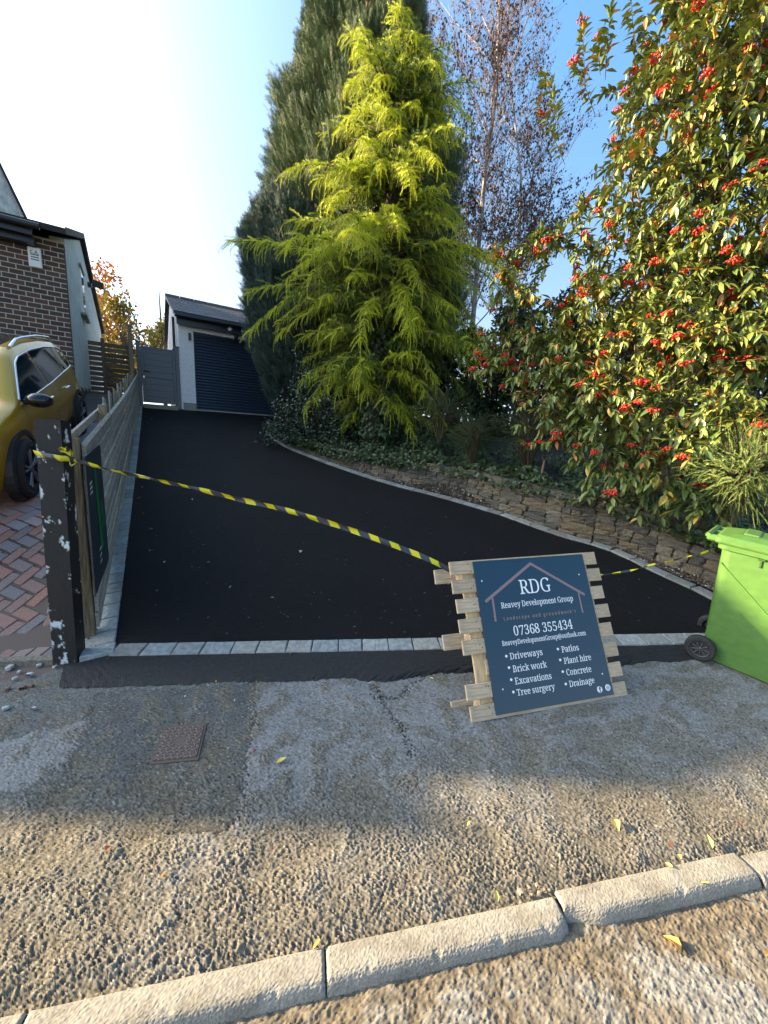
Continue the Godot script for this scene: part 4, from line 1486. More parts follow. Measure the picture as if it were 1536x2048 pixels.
# dense conifer: sprays over a lumpy column, several layers deep
func cypress(o: Vector3, prof: Array, n: int, size: float, pal: Array, called: String, label: String, front: float, bark: Color) -> void:
	var t := thing(called, label, "tree", o)
	var top: float = prof[-1][0]
	obj("trunk", trunk_mesh(PackedVector3Array([Vector3(0, -0.3, 0), Vector3(0, top * 0.5, 0), Vector3(0.05, top * 0.96, 0)]), PackedFloat32Array([0.22, 0.15, 0.02]), bark), vmat("bark", 0.9), t)
	var fn := FastNoiseLite.new()
	fn.seed = n; fn.frequency = 1.0; fn.fractal_octaves = 3
	var rad := func(y: float) -> float:
		for k in prof.size() - 1:
			if y <= prof[k + 1][0]: return lerpf(prof[k][1], prof[k + 1][1], clampf((y - prof[k][0]) / (prof[k + 1][0] - prof[k][0]), 0, 1))
		return 0.0
	var lump := func(y: float, a: float) -> float:
		return 1.0 + 0.20 * fn.get_noise_3d(cos(a) * 1.5, y * 0.45, sin(a) * 1.5) + 0.17 * fn.get_noise_3d(cos(a) * 5.0 + 9.0, y * 1.0, sin(a) * 5.0)
	# solid darkened core, added to block light through the crown
	var p := PackedVector3Array()
	var m := MB.new()
	var ns := 22
	var nr := 40
	for r in nr:
		for s in ns:
			var cs := []
			for w in [[r, s], [r, s + 1], [r + 1, s + 1], [r + 1, s]]:
				var y: float = lerpf(prof[0][0], top * 0.97, w[0] / float(nr))
				var a: float = TAU * w[1] / ns
				var rr: float = rad.call(y) * 0.80 * lump.call(y, a)
				cs.append(Vector3(cos(a) * rr, y, sin(a) * rr))
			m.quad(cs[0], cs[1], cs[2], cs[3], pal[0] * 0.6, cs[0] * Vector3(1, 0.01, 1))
	obj("light_block_core", m.mesh(), vmat("dark_core", 0.95), t)
	var b := Buf.new()
	var toc := Vector3(EYE.x - o.x, 0, EYE.z - o.z).normalized()
	var ca := atan2(toc.z, toc.x)
	var area := 0.0
	var made := 0
	var tries := 0
	while made < n and tries < n * 8:
		tries += 1
		var y := rnd(prof[0][0], top)
		var rr: float = rad.call(y)
		if rng.randf() > (rr + 0.25) / (prof_max(prof) + 0.25): continue
		var a := rnd(0, TAU)
		# the side away from the viewpoint needs fewer
		if cos(a - ca) < -0.2 and rng.randf() < front: continue
		var depth := rnd(0.80, 1.0)
		var lm: float = lump.call(y, a)
		rr *= lm * depth
		var out := Vector3(cos(a), 0, sin(a))
		var d := (out * rnd(0.35, 0.9) + Vector3.UP * rnd(0.6, 1.1) + rdir() * 0.35).normalized()
		var x := d.cross(out.rotated(Vector3.UP, rnd(-1.4, 1.4))).normalized()
		var s := size * rnd(0.6, 1.25)
		var z := x.cross(d)
		var f := fn.get_noise_3d(out.x * 6.0, y * 1.5, out.z * 6.0) * 0.9 + rnd(-0.35, 0.35) + 0.4
		var col := mixc(pal[0], pal[1], f)
		if rng.randf() < 0.07: col = mixc(col, pal[2], 0.7)
		b.put(Basis(x * s, d * s, z * s), out * rr + Vector3.UP * y, col)
		made += 1
	b.node("crown", MESH_SPRAY, t).material_override = vmat("conifer", 0.7, {"back": Color(0.22, 0.24, 0.15)})

func prof_max(p: Array) -> float:
	var r := 0.0
	for q in p: r = maxf(r, q[1])
	return r

var MESH_SPRAY: ArrayMesh
var MESH_LEAF: ArrayMesh
var MESH_IVY: ArrayMesh

func build_trees() -> void:
	MESH_SPRAY = spray_mesh()
	MESH_LEAF = leaf_mesh(0.36, 0.35, 0.25)
	MESH_IVY = ivy_mesh()
	# tall green cypress
	var o := at(724, 800, 11.9)
	o.y = 3.2
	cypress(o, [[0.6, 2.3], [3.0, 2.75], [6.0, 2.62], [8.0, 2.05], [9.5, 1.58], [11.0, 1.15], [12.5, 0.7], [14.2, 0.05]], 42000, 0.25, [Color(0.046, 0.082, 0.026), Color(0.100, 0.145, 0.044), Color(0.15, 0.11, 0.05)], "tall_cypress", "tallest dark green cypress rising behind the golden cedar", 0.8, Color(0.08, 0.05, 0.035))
	# bluer cypress by the garage
	o = at(597, 850, 10.5)
	o.y = 2.75
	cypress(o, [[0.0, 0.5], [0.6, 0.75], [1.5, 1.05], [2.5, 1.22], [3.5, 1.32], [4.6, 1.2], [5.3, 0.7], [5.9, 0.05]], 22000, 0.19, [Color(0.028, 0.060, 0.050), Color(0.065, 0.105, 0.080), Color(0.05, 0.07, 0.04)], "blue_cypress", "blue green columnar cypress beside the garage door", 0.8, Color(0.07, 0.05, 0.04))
	golden_cedar()
	dark_shrub()
	birch()
	hedge()
	far_trees()
	berry_bush()
	ivy()
	juniper()

func golden_cedar() -> void:
	var base := at(742, 862, 8.9)
	base.y = 2.45
	var top := at(806, 80, 8.9)
	var t := thing("golden_cedar", "golden yellow weeping cedar with drooping needle sprays", "tree", base)
	var H := top - base
	var tp := PackedVector3Array()
	var tr := PackedFloat32Array()
	for k in 9:
		var f := k / 8.0
		tp.append(H * f + Vector3(0.10 * sin(f * 9.0), 0, 0.06 * sin(f * 7.0)) * f + Vector3(0, -0.3 * (1.0 - f), 0))
		tr.append(lerpf(0.19, 0.012, pow(f, 0.8)))
	obj("trunk", trunk_mesh(tp, tr, Color(0.085, 0.062, 0.048)), vmat("bark", 0.9), t)
	var frs := [frond_mesh(13, 0.115, 0.8, 4), frond_mesh(10, 0.15, 0.4, 14), frond_mesh(15, 0.09, 1.15, 24)]
	var bfs := [Buf.new(), Buf.new(), Buf.new()]
	var tw := MB.new()
	# half width in metres by height fraction
	var pf := [[0.0, 0.9], [0.08, 1.35], [0.18, 2.1], [0.30, 2.8], [0.40, 2.85], [0.46, 2.5], [0.52, 1.95], [0.62, 1.75], [0.70, 1.62], [0.80, 1.45], [0.90, 1.25], [0.97, 0.9], [1.0, 0.45]]
	var wid := func(f: float) -> float:
		for k in pf.size() - 1:
			if f <= pf[k + 1][0]: return lerpf(pf[k][1], pf[k + 1][1], (f - pf[k][0]) / (pf[k + 1][0] - pf[k][0]))
		return 0.2
	var toc := Vector2(-base.x, -base.z).angle()
	var nb := 310
	for k in nb:
		var f := clampf(0.04 + 0.95 * pow((k + 0.5) / nb, 0.92) + rnd(-0.025, 0.025), 0.03, 0.995)
		var a := rnd(0, TAU)
		var back := cos(a - toc) < -0.45
		if back and rng.randf() < 0.4: continue
		var L: float = 0.97 * wid.call(f) * rnd(0.58, 1.10) * (1.0 + 0.18 * sin(f * 31.0 + a))
		var d := Vector3(cos(a), 0, sin(a))
		if d.x < -0.2 and f < 0.5: L *= lerpf(0.70, 1.0, f / 0.5)
		var side := Vector3(-d.z, 0, d.x)
		var o := H * f + Vector3(0, rnd(-0.1, 0.1), 0)
		var rise := rnd(0.22, 0.50) + 0.25 * f
		var drop := rnd(0.45, 0.95)
		var sway := rnd(-0.18, 0.18)
		var hue := rnd(-0.28, 0.22)
		var bp := func(s: float) -> Vector3: return o + d * L * s + side * sway * L * s * s + Vector3.UP * L * (rise * s - drop * s * s)
		var pts := PackedVector3Array()
		var rd := PackedFloat32Array()
		for q in 6:
			pts.append(bp.call(q / 5.0))
			rd.append(lerpf(0.022, 0.004, q / 5.0) * (0.5 + L * 0.3))
		tw.tube(pts, rd, 4, Color(0.09, 0.065, 0.045), false)
		var n := int(L / 0.043) + 3
		for q in n:
			var s := lerpf(0.14, 1.0, (q + rnd(0, 0.8)) / n)
			var p: Vector3 = bp.call(s)
			var fw: Vector3 = (bp.call(s + 0.05) - bp.call(s - 0.05)).normalized()
			var len := lerpf(0.46, 0.24, s) * rnd(0.6, 1.25) * (0.75 + 0.25 * minf(L, 1.5))
			for w in [-1.0, 1.0]:
				var dd: Vector3 = (side * w * rnd(0.5, 1.0) + fw * rnd(0.5, 1.0) + Vector3(0, rnd(-0.35, 0.15), 0)).normalized()
				if rng.randf() < 0.25: dd = (fw * 0.7 + Vector3(0, rnd(0.0, 0.5), 0) + side * rnd(-0.5, 0.5)).normalized()
				# older inner needles are green, the outer growth golden
				var g := smoothstep(0.10, 0.75, s * 0.85 + rnd(-0.25, 0.25) + hue)
				var col := mixc(Color(0.075, 0.13, 0.020), Color(0.49, 0.55, 0.036), g) * rnd(0.8, 1.15)
				if rng.randf() < 0.03: col = Color(0.16, 0.10, 0.04)
				bfs[rng.randi() % 3].put(facing(dd, Vector3.UP + rdir() * 0.5, len), p, col)
		var tipd: Vector3 = (bp.call(1.0) - bp.call(0.93)).normalized()
		bfs[0].put(facing(tipd, Vector3.UP, 0.4), bp.call(0.98), Color(0.52, 0.56, 0.035))
	obj("branches", tw.mesh(), vmat("bark", 0.9), t)
	for k in 3: bfs[k].node("crown", frs[k], t).material_override = vmat("cedar_needles", 0.6, {"back": Color(0.45, 0.45, 0.2)})
	# ivy climbing the trunk
	var iv := thing("trunk_ivy", "dark glossy ivy climbing the trunk of the golden cedar", "ivy", base)
	var b := Buf.new()
	for k in 1500:
		var y := pow(rng.randf(), 1.3) * 2.3
		var a := rnd(0, TAU)
		var r := rnd(0.24, 0.48) * (1.15 - y * 0.18)
		var out := Vector3(cos(a), 0, sin(a))
		var dd := (Vector3.DOWN * rnd(0.5, 1.0) + out * rnd(0.3, 0.9) + rdir() * 0.5).normalized()
		b.put(facing(dd, out + rdir() * 0.4, rnd(0.055, 0.10)), Vector3(0.12 + 0.05 * y, y - 0.1, 0.25) + out * r, mixc(Color(0.020, 0.042, 0.014), Color(0.055, 0.10, 0.03), rng.randf()))
	b.node("leaves", MESH_IVY, iv).material_override = vmat("ivy_leaf", 0.4, {"back": Color(0.12, 0.16, 0.06)})
	obj("stems", trunk_mesh(PackedVector3Array([Vector3(0.12, -0.1, 0.25), Vector3(0.16, 1.0, 0.25), Vector3(0.2, 2.1, 0.22)]), PackedFloat32Array([0.05, 0.035, 0.01]), Color(0.07, 0.05, 0.035), 6), vmat("bark", 0.9), iv)

func dark_shrub() -> void:
	var spots := [[640, 868, 9.2, 1.0, 1.9, 4200, "holly_shrub", "dark rounded evergreen shrub between blue cypress and golden cedar"], [590, 880, 9.5, 0.75, 1.2, 1800, "box_shrub", "small dark evergreen shrub low beside the top of the edging"]]
	for q in spots:
		var o := at(q[0], q[1], q[2])
		o.y -= 0.1
		var t := thing(q[6], q[7], "shrub", o)
		var b := Buf.new()
		var tw := MB.new()
		for k in 26:
			var d := Vector3(rnd(-1, 1), rnd(0.5, 1.6), rnd(-1, 1)).normalized()
			tw.tube(PackedVector3Array([Vector3.ZERO, d * Vector3(q[3], q[4], q[3]) * 0.5 + Vector3(0, 0.1, 0), d * Vector3(q[3], q[4], q[3]) * 0.9]), PackedFloat32Array([0.03, 0.016, 0.005]), 5, Color(0.06, 0.045, 0.035), false)
		obj("stems", tw.mesh(), vmat("bark", 0.9), t)
		for k in q[5]:
			var d := rdir()
			d.y = absf(d.y) * 1.0 - 0.05
			var r := pow(rng.randf(), 0.35) * (1.0 + 0.18 * sin(d.x * 5.0 + d.y * 4.0) + 0.12 * sin(d.z * 9.0))
			var p: Vector3 = d * r * Vector3(q[3], q[4], q[3])
			var dd := (d + rdir() * 0.9 + Vector3(0, 0.1, 0)).normalized()
			b.put(facing(dd, d + rdir() * 0.7, rnd(0.05, 0.085)), p, mixc(Color(0.016, 0.034, 0.020), Color(0.045, 0.078, 0.045), rng.randf()))
		b.node("crown", leaf_mesh(0.55, 0.3, 0.2), t).material_override = vmat("glossy_leaf", 0.32, {"back": Color(0.10, 0.13, 0.06)})

func birch() -> void:
	var base := at(945, 800, 13.0)
	base.y = 3.4
	var t := thing("silver_birch", "almost bare silver birch with fine upright twigs", "tree", base)
	var tw := MB.new()
	var bk := MB.new()
	var lv := Buf.new()
	var rec := [0]
	var grow := func(o: Vector3, d: Vector3, L: float, r: float, depth: int, self_ref: Callable) -> void:
		var n := 6
		var pts := PackedVector3Array()
		var rd := PackedFloat32Array()
		var p := o
		var dir := d
		for k in n + 1:
			pts.append(p)
			rd.append(lerpf(r, r * (0.35 if depth < 2 else 0.5), k / float(n)))
			dir = (dir + rdir() * 0.13 + Vector3.UP * (0.07 if depth < 2 else 0.02)).normalized()
			p += dir * L / n
		if depth == 0: bk.tube(pts, rd, 8, Color(0.62, 0.57, 0.51), false)
		else: tw.tube(pts, rd, 3 if depth > 1 else 5, Color(0.19, 0.115, 0.095) if depth > 1 else Color(0.34, 0.28, 0.24), false)
		rec[0] += 1
		if depth >= 2:
			for k in 5 + depth:
				if rng.randf() < (0.60 if o.y < 6.5 else 0.22):
					var f := rng.randi() % n
					var q := pts[f].lerp(pts[f + 1], rng.randf()) + rdir() * 0.05
					lv.put(facing((Vector3.DOWN + rdir() * 0.7).normalized(), rdir(), rnd(0.05, 0.085)), q, mixc(Color(0.055, 0.032, 0.022), Color(0.13, 0.075, 0.035), rng.randf()))
		if depth >= 3: return
		var nc: int = [44, 11, 6][depth]
		for k in nc:
			var f := lerpf(0.16 if depth == 0 else 0.2, 0.98, (k + rng.randf()) / nc)
			var i := mini(int(f * n), n - 1)
			var q := pts[i].lerp(pts[i + 1], f * n - i)
			var ax := (pts[i + 1] - pts[i]).normalized()
			var sd := ax.cross(rdir()).normalized()
			var cd := (ax * rnd(0.9, 1.3) + sd * rnd(0.6, 1.1)).normalized()
			var cl: float = L * [0.34, 0.45, 0.5][depth] * (1.15 - 0.75 * f) * rnd(0.7, 1.2)
			self_ref.call(q, cd, maxf(cl, 0.35), maxf(r * [0.22, 0.40, 0.5][depth] * (1.2 - f * 0.6), 0.0035), depth + 1, self_ref)
	grow.call(Vector3.ZERO, Vector3(0.04, 1, 0), 15.5, 0.095, 0, grow)
	grow.call(Vector3(0.55, 0, 0.2), Vector3(0.20, 1, 0.02), 11.5, 0.07, 0, grow)
	grow.call(Vector3(-0.5, 0, -0.2), Vector3(-0.05, 1, -0.02), 12.5, 0.07, 0, grow)
	obj("trunk", bk.mesh(), vmat("birch_bark", 0.8, {"tex": noise_tex(0.02, 150, 0.45, 1.0), "world": true, "scale": Vector3(0.6, 3, 0.6)}), t)
	obj("twigs", tw.mesh(), vmat("bark", 0.9), t)
	lv.node("leaves", leaf_mesh(0.75, 0.2, 0.1), t).material_override = vmat("dry_leaf", 0.8, {"back": Color(0.3, 0.2, 0.1)})

func hedge() -> void:
	var a := at(770, 700, 11.4)
	var b := at(1700, 700, 9.2)
	var n := 7
	for k in n:
		var c := a.lerp(b, (k + 0.5) / n)
		c.y = 2.6
		var t := thing("garden_hedge", "dark evergreen hedge growing behind the golden cedar" if k < 2 else "dark evergreen hedge growing behind the red berried bush", "hedge", c, "hedge behind the golden cedar" if k < 2 else "hedge behind the berried bush")
		var dirx := (b - a) / n
		dirx.y = 0
		var H := rnd(2.8, 3.5)
		if k == 1: H = 2.3
		var st := MB.new()
		for q in 8: st.tube(PackedVector3Array([Vector3(rnd(-0.4, 0.4), -0.4, rnd(-0.3, 0.3)), Vector3(rnd(-0.7, 0.7), H * 0.85, rnd(-0.4, 0.4))]), PackedFloat32Array([0.045, 0.012]), 5, Color(0.05, 0.04, 0.03), false)
		obj("stems", st.mesh(), vmat("bark", 0.9), t)
		var bf := Buf.new()
		for q in 7000:
			var x := rnd(-0.62, 0.62)
			var y := rnd(-0.3, H)
			var wv := sin(x * 7.0 + k * 2.0) * 0.16 + sin(y * 4.0 + x * 3.0) * 0.13
			y += wv
			var dz := (rnd(-0.55, 0.75) if rng.randf() < 0.5 else rnd(0.35, 0.8)) + wv
			var p := dirx * x + Vector3(0, y, dz)
			bf.put(facing((rdir() + Vector3(0, 0.1, 0.4)).normalized(), rdir(), rnd(0.10, 0.17)), p, mixc(Color(0.018, 0.030, 0.012), Color(0.05, 0.075, 0.025), rng.randf()))
		bf.node("crown", leaf_mesh(0.5, 0.3, 0.2), t).material_override = vmat("hedge_leaf", 0.5, {"back": Color(0.12, 0.15, 0.05)})

func far_trees() -> void:
	var specs := [
		[212, 640, 21.0, 2.4, 3.3, 2600, [0.42, 0.13, 0.04], [0.45, 0.30, 0.05], "autumn_tree", "orange and red autumn tree behind the pale gable"],
		[250, 690, 19.0, 1.9, 2.6, 2600, [0.17, 0.17, 0.03], [0.33, 0.26, 0.05], "yellowing_tree", "yellow green autumn tree beyond the slatted fence"],
		[322, 660, 23.0, 1.5, 3.0, 2400, [0.15, 0.18, 0.05], [0.26, 0.26, 0.07], "pale_tree", "pale green tree behind the grey side gate"],
		[225, 745, 16.0, 0.8, 0.9, 700, [0.20, 0.24, 0.03], [0.45, 0.22, 0.04], "garden_shrub", "lime green garden shrub behind the slatted fence"]]
	for s in specs:
		var c := at(s[0], s[1], s[2])
		var base := Vector3(c.x, 3.2, c.z)
		var t := thing(s[8], s[9], "tree" if s[8] != "garden_shrub" else "shrub", base)
		var ch := c.y - base.y
		var st := MB.new()
		st.tube(PackedVector3Array([Vector3(0, -0.2, 0), Vector3(0.05, ch * 0.6, 0), Vector3(0, ch + s[4] * 0.7, 0)]), PackedFloat32Array([0.14, 0.10, 0.02]), 7, Color(0.09, 0.065, 0.05))
		var lumps := []
		for k in 14:
			var d := rdir() * Vector3(s[3], s[4], s[3]) * rnd(0.3, 0.85)
			lumps.append([Vector3(0, ch, 0) + d, rnd(0.25, 0.48) * s[3]])
			st.tube(PackedVector3Array([Vector3(0, maxf(0.1, ch * 0.55 + d.y * 0.3), 0), Vector3(0, ch, 0) + d]), PackedFloat32Array([0.05, 0.012]), 5, Color(0.09, 0.065, 0.05), false)
		obj("trunk", st.mesh(), vmat("bark", 0.9), t)
		var b := Buf.new()
		for k in s[5]:
			var l: Array = lumps[rng.randi() % lumps.size()]
			var p: Vector3 = l[0] + rdir() * pow(rng.randf(), 0.4) * float(l[1])
			var f := rng.randf()
			b.put(facing(rdir(), rdir(), rnd(0.14, 0.24)), p, mixc(Color(s[7][0], s[7][1], s[7][2]), Color(s[6][0], s[6][1], s[6][2]), f) * rnd(0.7, 1.1))
		b.node("crown", leaf_mesh(0.6, 0.3, 0.2), t).material_override = vmat("autumn_leaf", 0.6, {"back": Color(0.6, 0.5, 0.25)})

func berry_bush() -> void:
	var base := at(1290, 1010, 5.4)
	base.y = 1.55
	var t := thing("berry_bush", "tall leafy bush hung with clusters of red berries", "bush", base)
	var lumps := [
		[1360, 50, 90, 5.6], [1430, 40, 140, 5.2], [1520, 60, 160, 4.7], [1285, 200, 75, 5.8], [1365, 200, 130, 5.3], [1470, 230, 150, 4.8], [1610, 250, 160, 4.4],
		[1262, 330, 62, 5.8], [1325, 380, 120, 5.3], [1430, 420, 150, 4.9], [1560, 440, 150, 4.5], [1250, 520, 90, 5.6], [1360, 570, 140, 5.0], [1490, 600, 140, 4.6],
		[1170, 640, 90, 5.6], [1270, 690, 120, 5.0], [1400, 730, 130, 4.5], [1530, 760, 120, 4.1], [1110, 720, 85, 5.6], [1040, 690, 60, 6.0], [985, 690, 45, 6.2],
		[1180, 810, 105, 4.9], [1300, 850, 110, 4.5], [1430, 870, 105, 4.1], [1540, 880, 90, 3.9], [1105, 850, 60, 5.1], [1210, 915, 80, 4.5], [1310, 945, 70, 4.2], [1100, 780, 80, 5.4],
		[1130, 500, 40, 5.6], [1085, 492, 24, 5.6], [1000, 530, 26, 5.9], [1020, 580, 34, 5.9], [1040, 625, 38, 6.0], [1195, 430, 40, 6.0], [1400, 1010, 50, 4.0]]
	var leaves := []
	var tw := MB.new()
	var limb := MB.new()
	var clusters := []
	var shoot := func(o: Vector3, d: Vector3, L: float, droop: float, n: int, ls: float, yel: float, berry: float) -> void:
		var pts := PackedVector3Array()
		var rd := PackedFloat32Array()
		for k in 4:
			var s := k / 3.0
			pts.append(o + d * L * s + Vector3.DOWN * droop * L * s * s)
			rd.append(lerpf(0.0055, 0.002, s))
		tw.tube(pts, rd, 3, Color(0.10, 0.06, 0.04), false)
		for k in n:
			var s := lerpf(0.12, 1.0, (k + rng.randf() * 0.6) / n)
			var p := o + d * L * s + Vector3.DOWN * droop * L * s * s
			var ax := (d + Vector3.DOWN * 2.0 * droop * s).normalized()
			var sd := ax.cross(rdir()).normalized()
			var ld := (ax * rnd(0.3, 0.9) + sd * rnd(0.6, 1.0) + Vector3.DOWN * rnd(0.1, 0.55)).normalized()
			var q := rng.randf()
			var col := mixc(Color(0.060, 0.105, 0.022), Color(0.20, 0.23, 0.050), q * 0.8 + yel)
			if rng.randf() < 0.02 + 0.12 * yel: col = Color(0.44, 0.29, 0.04)
			elif rng.randf() < 0.02 + 0.16 * yel: col = Color(0.36, 0.14, 0.03)
			leaves.append([facing(ld, Vector3.UP + rdir() * 0.45, ls * rnd(0.7, 1.2)), p, col])
		if rng.randf() < berry:
			var s := rnd(0.75, 1.05)
			clusters.append(o + d * L * s + Vector3.DOWN * (droop * L * s * s + 0.02))
	for l in lumps:
		var c := at(l[0], l[1], l[3]) - base
		var r: float = l[2] / 768.0 * l[3]
		var tint0 := rnd(0.0, 0.32)
		# limb from the foot of the bush into this part
		if l[2] > 55:
			var foot := Vector3(rnd(-0.5, 0.5), 0, rnd(-0.4, 0.3))
			var mid := foot.lerp(c, 0.5) + Vector3(0, 0.35 * c.length() * 0.4, 0) + rdir() * 0.15
			limb.tube(PackedVector3Array([foot, foot.lerp(mid, 0.5) + rdir() * 0.06, mid, mid.lerp(c, 0.6) + rdir() * 0.08, c]), PackedFloat32Array([0.042, 0.034, 0.026, 0.017, 0.008]), 6, Color(0.22, 0.17, 0.12) * rnd(0.7, 1.1), false)
		var n := int(clampf(r * r * (165.0 if l[1] > 480 else 128.0), 11, 165))
		for k in n:
			var d := (rdir() + Vector3(0, 0.25, 0)).normalized()
			if d.z < -0.5 and rng.randf() < 0.6: d.z = -d.z
			var o := c + d * r * rnd(0.1, 0.72)
			var L := rnd(0.22, 0.46) * (0.6 + minf(r, 0.9) * 0.5)
			shoot.call(o, (d + rdir() * 0.5 + Vector3(0, 0.25, 0)).normalized(), L, rnd(0.25, 0.8), 13, rnd(0.105, 0.14), tint0, 0.19)
	# long upright shoots breaking the outline
	for q in [[1120, 260, 1088, 130, 5.9], [1170, 180, 1165, 20, 5.8], [1210, 160, 1222, 5, 5.7], [1190, 230, 1150, 110, 5.8], [1270, 120, 1262, -40, 5.6], [1130, 330, 1070, 180, 6.0], [1180, 500, 1060, 492, 5.6], [1090, 660, 978, 500, 5.9], [1140, 480, 1180, 380, 6.1], [1060, 600, 1000, 545, 5.9], [1080, 720, 925, 735, 5.9], [1100, 740, 945, 700, 5.9], [1150, 880, 1045, 880, 4.9], [1200, 150, 1195, 60, 5.7], [1330, 690, 1450, 640, 4.4]]:
		var a := at(q[0], q[1], q[4]) - base
		var b := at(q[2], q[3], q[4]) - base
		shoot.call(a, (b - a).normalized(), a.distance_to(b), 0.08, 40, 0.125, 0.35, 0.9)
		for k in 3:
			var s := rnd(0.3, 0.95)
			if q[3] > 400: clusters.append(a.lerp(b, s) + rdir() * 0.03)
	obj("limbs", limb.mesh(), vmat("bark", 0.9), t)
	var two := obj("twigs", tw.mesh(), vmat("bark", 0.9), t)
	two.set_meta("kind", "stuff")
	# the leaves that show largest are single pieces, the rest one mass
	var ord := []
	for i in leaves.size():
		var w: Vector3 = leaves[i][1] + base
		var rel := w - EYE
		if absf(rel.x / rel.z) > 1.02: continue
		var lb: Basis = leaves[i][0]
		ord.append([lb.x.length() / -rel.z, i])
	ord.sort_custom(func(a, b): return a[0] > b[0])
	var single := {}
	for k in mini(300, ord.size()): single[ord[k][1]] = true
	var lm := vmat("bush_leaf", 0.42, {"back": Color(0.34, 0.36, 0.15)})
	var tint := []
	for k in 4: tint.append(mat("bush_leaf_%d" % k, mixc(Color(0.060, 0.105, 0.022), Color(0.20, 0.23, 0.050), k / 3.0), 0.42, {"back": Color(0.34, 0.36, 0.15)}))
	var bf := Buf.new()
	for i in leaves.size():
		if single.has(i): obj("leaf", MESH_LEAF, tint[rng.randi() % 4], t, Transform3D(leaves[i][0], leaves[i][1]))
		else: bf.put(leaves[i][0], leaves[i][1], leaves[i][2])
	bf.node("foliage", MESH_LEAF, t).material_override = lm
	var cm := []
	for v in 3:
		var m := MB.new()
		for k in 20 + v * 4:
			var d := rdir() * Vector3(1, 0.5, 1) * 0.066 * sqrt(rng.randf())
			m.ball(d, Vector3.ONE * rnd(0.011, 0.015), 6, Color(0.62, 0.035, 0.018) * rnd(0.75, 1.15))
		cm.append(m.mesh())
	for k in range(clusters.size() - 1, 0, -1):
		var j := rng.randi() % (k + 1)
		var tmp = clusters[k]
		clusters[k] = clusters[j]
		clusters[j] = tmp
	# nearest clusters are single pieces, the rest one mass
	clusters.sort_custom(func(a, b): return (a + base - EYE).length() < (b + base - EYE).length())
	var cl := 0
	var cb := Buf.new()
	for p in clusters:
		cl += 1
		var bb := Basis(Vector3.UP, rnd(0, TAU)) * rnd(0.65, 1.15)
		if cl <= 300: obj("berry_cluster", cm[cl % 3], vmat("berry", 0.3), t, Transform3D(bb, p))
		else: cb.put(bb, p, Color.WHITE)
	cb.node("berries", cm[1], t).material_override = vmat("berry", 0.3)

func ivy() -> void:
	var o := WALL[10]
	var t := thing("ground_ivy", "dark ivy carpet spreading over the bank above the stone wall", "ivy", o)
	t.set_meta("kind", "stuff")
	var b := Buf.new()
	for k in 18000:
		var i := rnd(0.0, 24.0)
		if i > 13.0 and rng.randf() < 0.25: continue
		var r := pow(rng.randf(), 1.6) * 2.2 - 0.06
		if i > 8.0 and i < 19.0 and r < 0.2 and rng.randf() < 0.75: continue
		if i < 5.0 and rng.randf() < 0.35: r = rnd(-0.12, 0.1)
		var p := bank_at(i, maxf(r, 0.0))
		if r < 0.1:
			p.y -= rnd(0.0, 0.30) * wall_h(i) * (1.6 if i < 6.0 else 0.7)
			p += Vector3(-0.75, 0, 0.66) * rnd(0.06, 0.14)
		p.y += rnd(0.0, 0.10) + 0.10 * sin(i * 3.0 + r * 5.0) * clampf(r, 0, 1) + (0.25 * clampf(1.0 - absf(i - 5.0) / 4.0, 0, 1) * minf(r, 1.0) * rng.randf())
		var col := mixc(Color(0.022, 0.046, 0.014), Color(0.058, 0.098, 0.028), rng.randf())
		if i > 14.0 and rng.randf() < 0.4: col = Color(0.13, 0.15, 0.05) * rnd(0.6, 1.1)
		var dd := (Vector3(-0.5, -0.35, 0.5) + rdir() * 0.8).normalized()
		b.put(facing(dd, Vector3.UP * 0.8 + Vector3(-0.3, 0, 0.4) + rdir() * 0.45, rnd(0.045, 0.085)), p - o, col)
	b.node("leaves", MESH_IVY, t).material_override = vmat("ivy_leaf", 0.4)
	# brown trailing stems and roots over the coping
	var rt := thing("trailing_roots", "brown dead stems trailing over the top of the stone wall", "roots", o)
	var m := MB.new()
	for k in 420:
		var i := rnd(7.0, 22.0)
		if rng.randf() < 0.35: i = rnd(15.0, 20.0)
		var p := bank_at(i, rnd(0.0, 0.30)) - o
		var pts := PackedVector3Array()
		var rd := PackedFloat32Array()
		var d := (Vector3(-0.75, rnd(-0.2, 0.35), 0.66) * rnd(0.2, 0.8) + rdir() * 0.9).normalized()
		for q in 5:
			pts.append(p + Vector3(0, 0.02, 0)); rd.append(rnd(0.002, 0.0045))
			d = (d + rdir() * 0.4 + Vector3.DOWN * 0.18).normalized()
			p += d * rnd(0.04, 0.085)
		m.tube(pts, rd, 3, Color(0.13, 0.075, 0.045) * rnd(0.6, 1.3), false)
	obj("stems", m.mesh(), vmat("bark", 0.9), rt).set_meta("kind", "stuff")

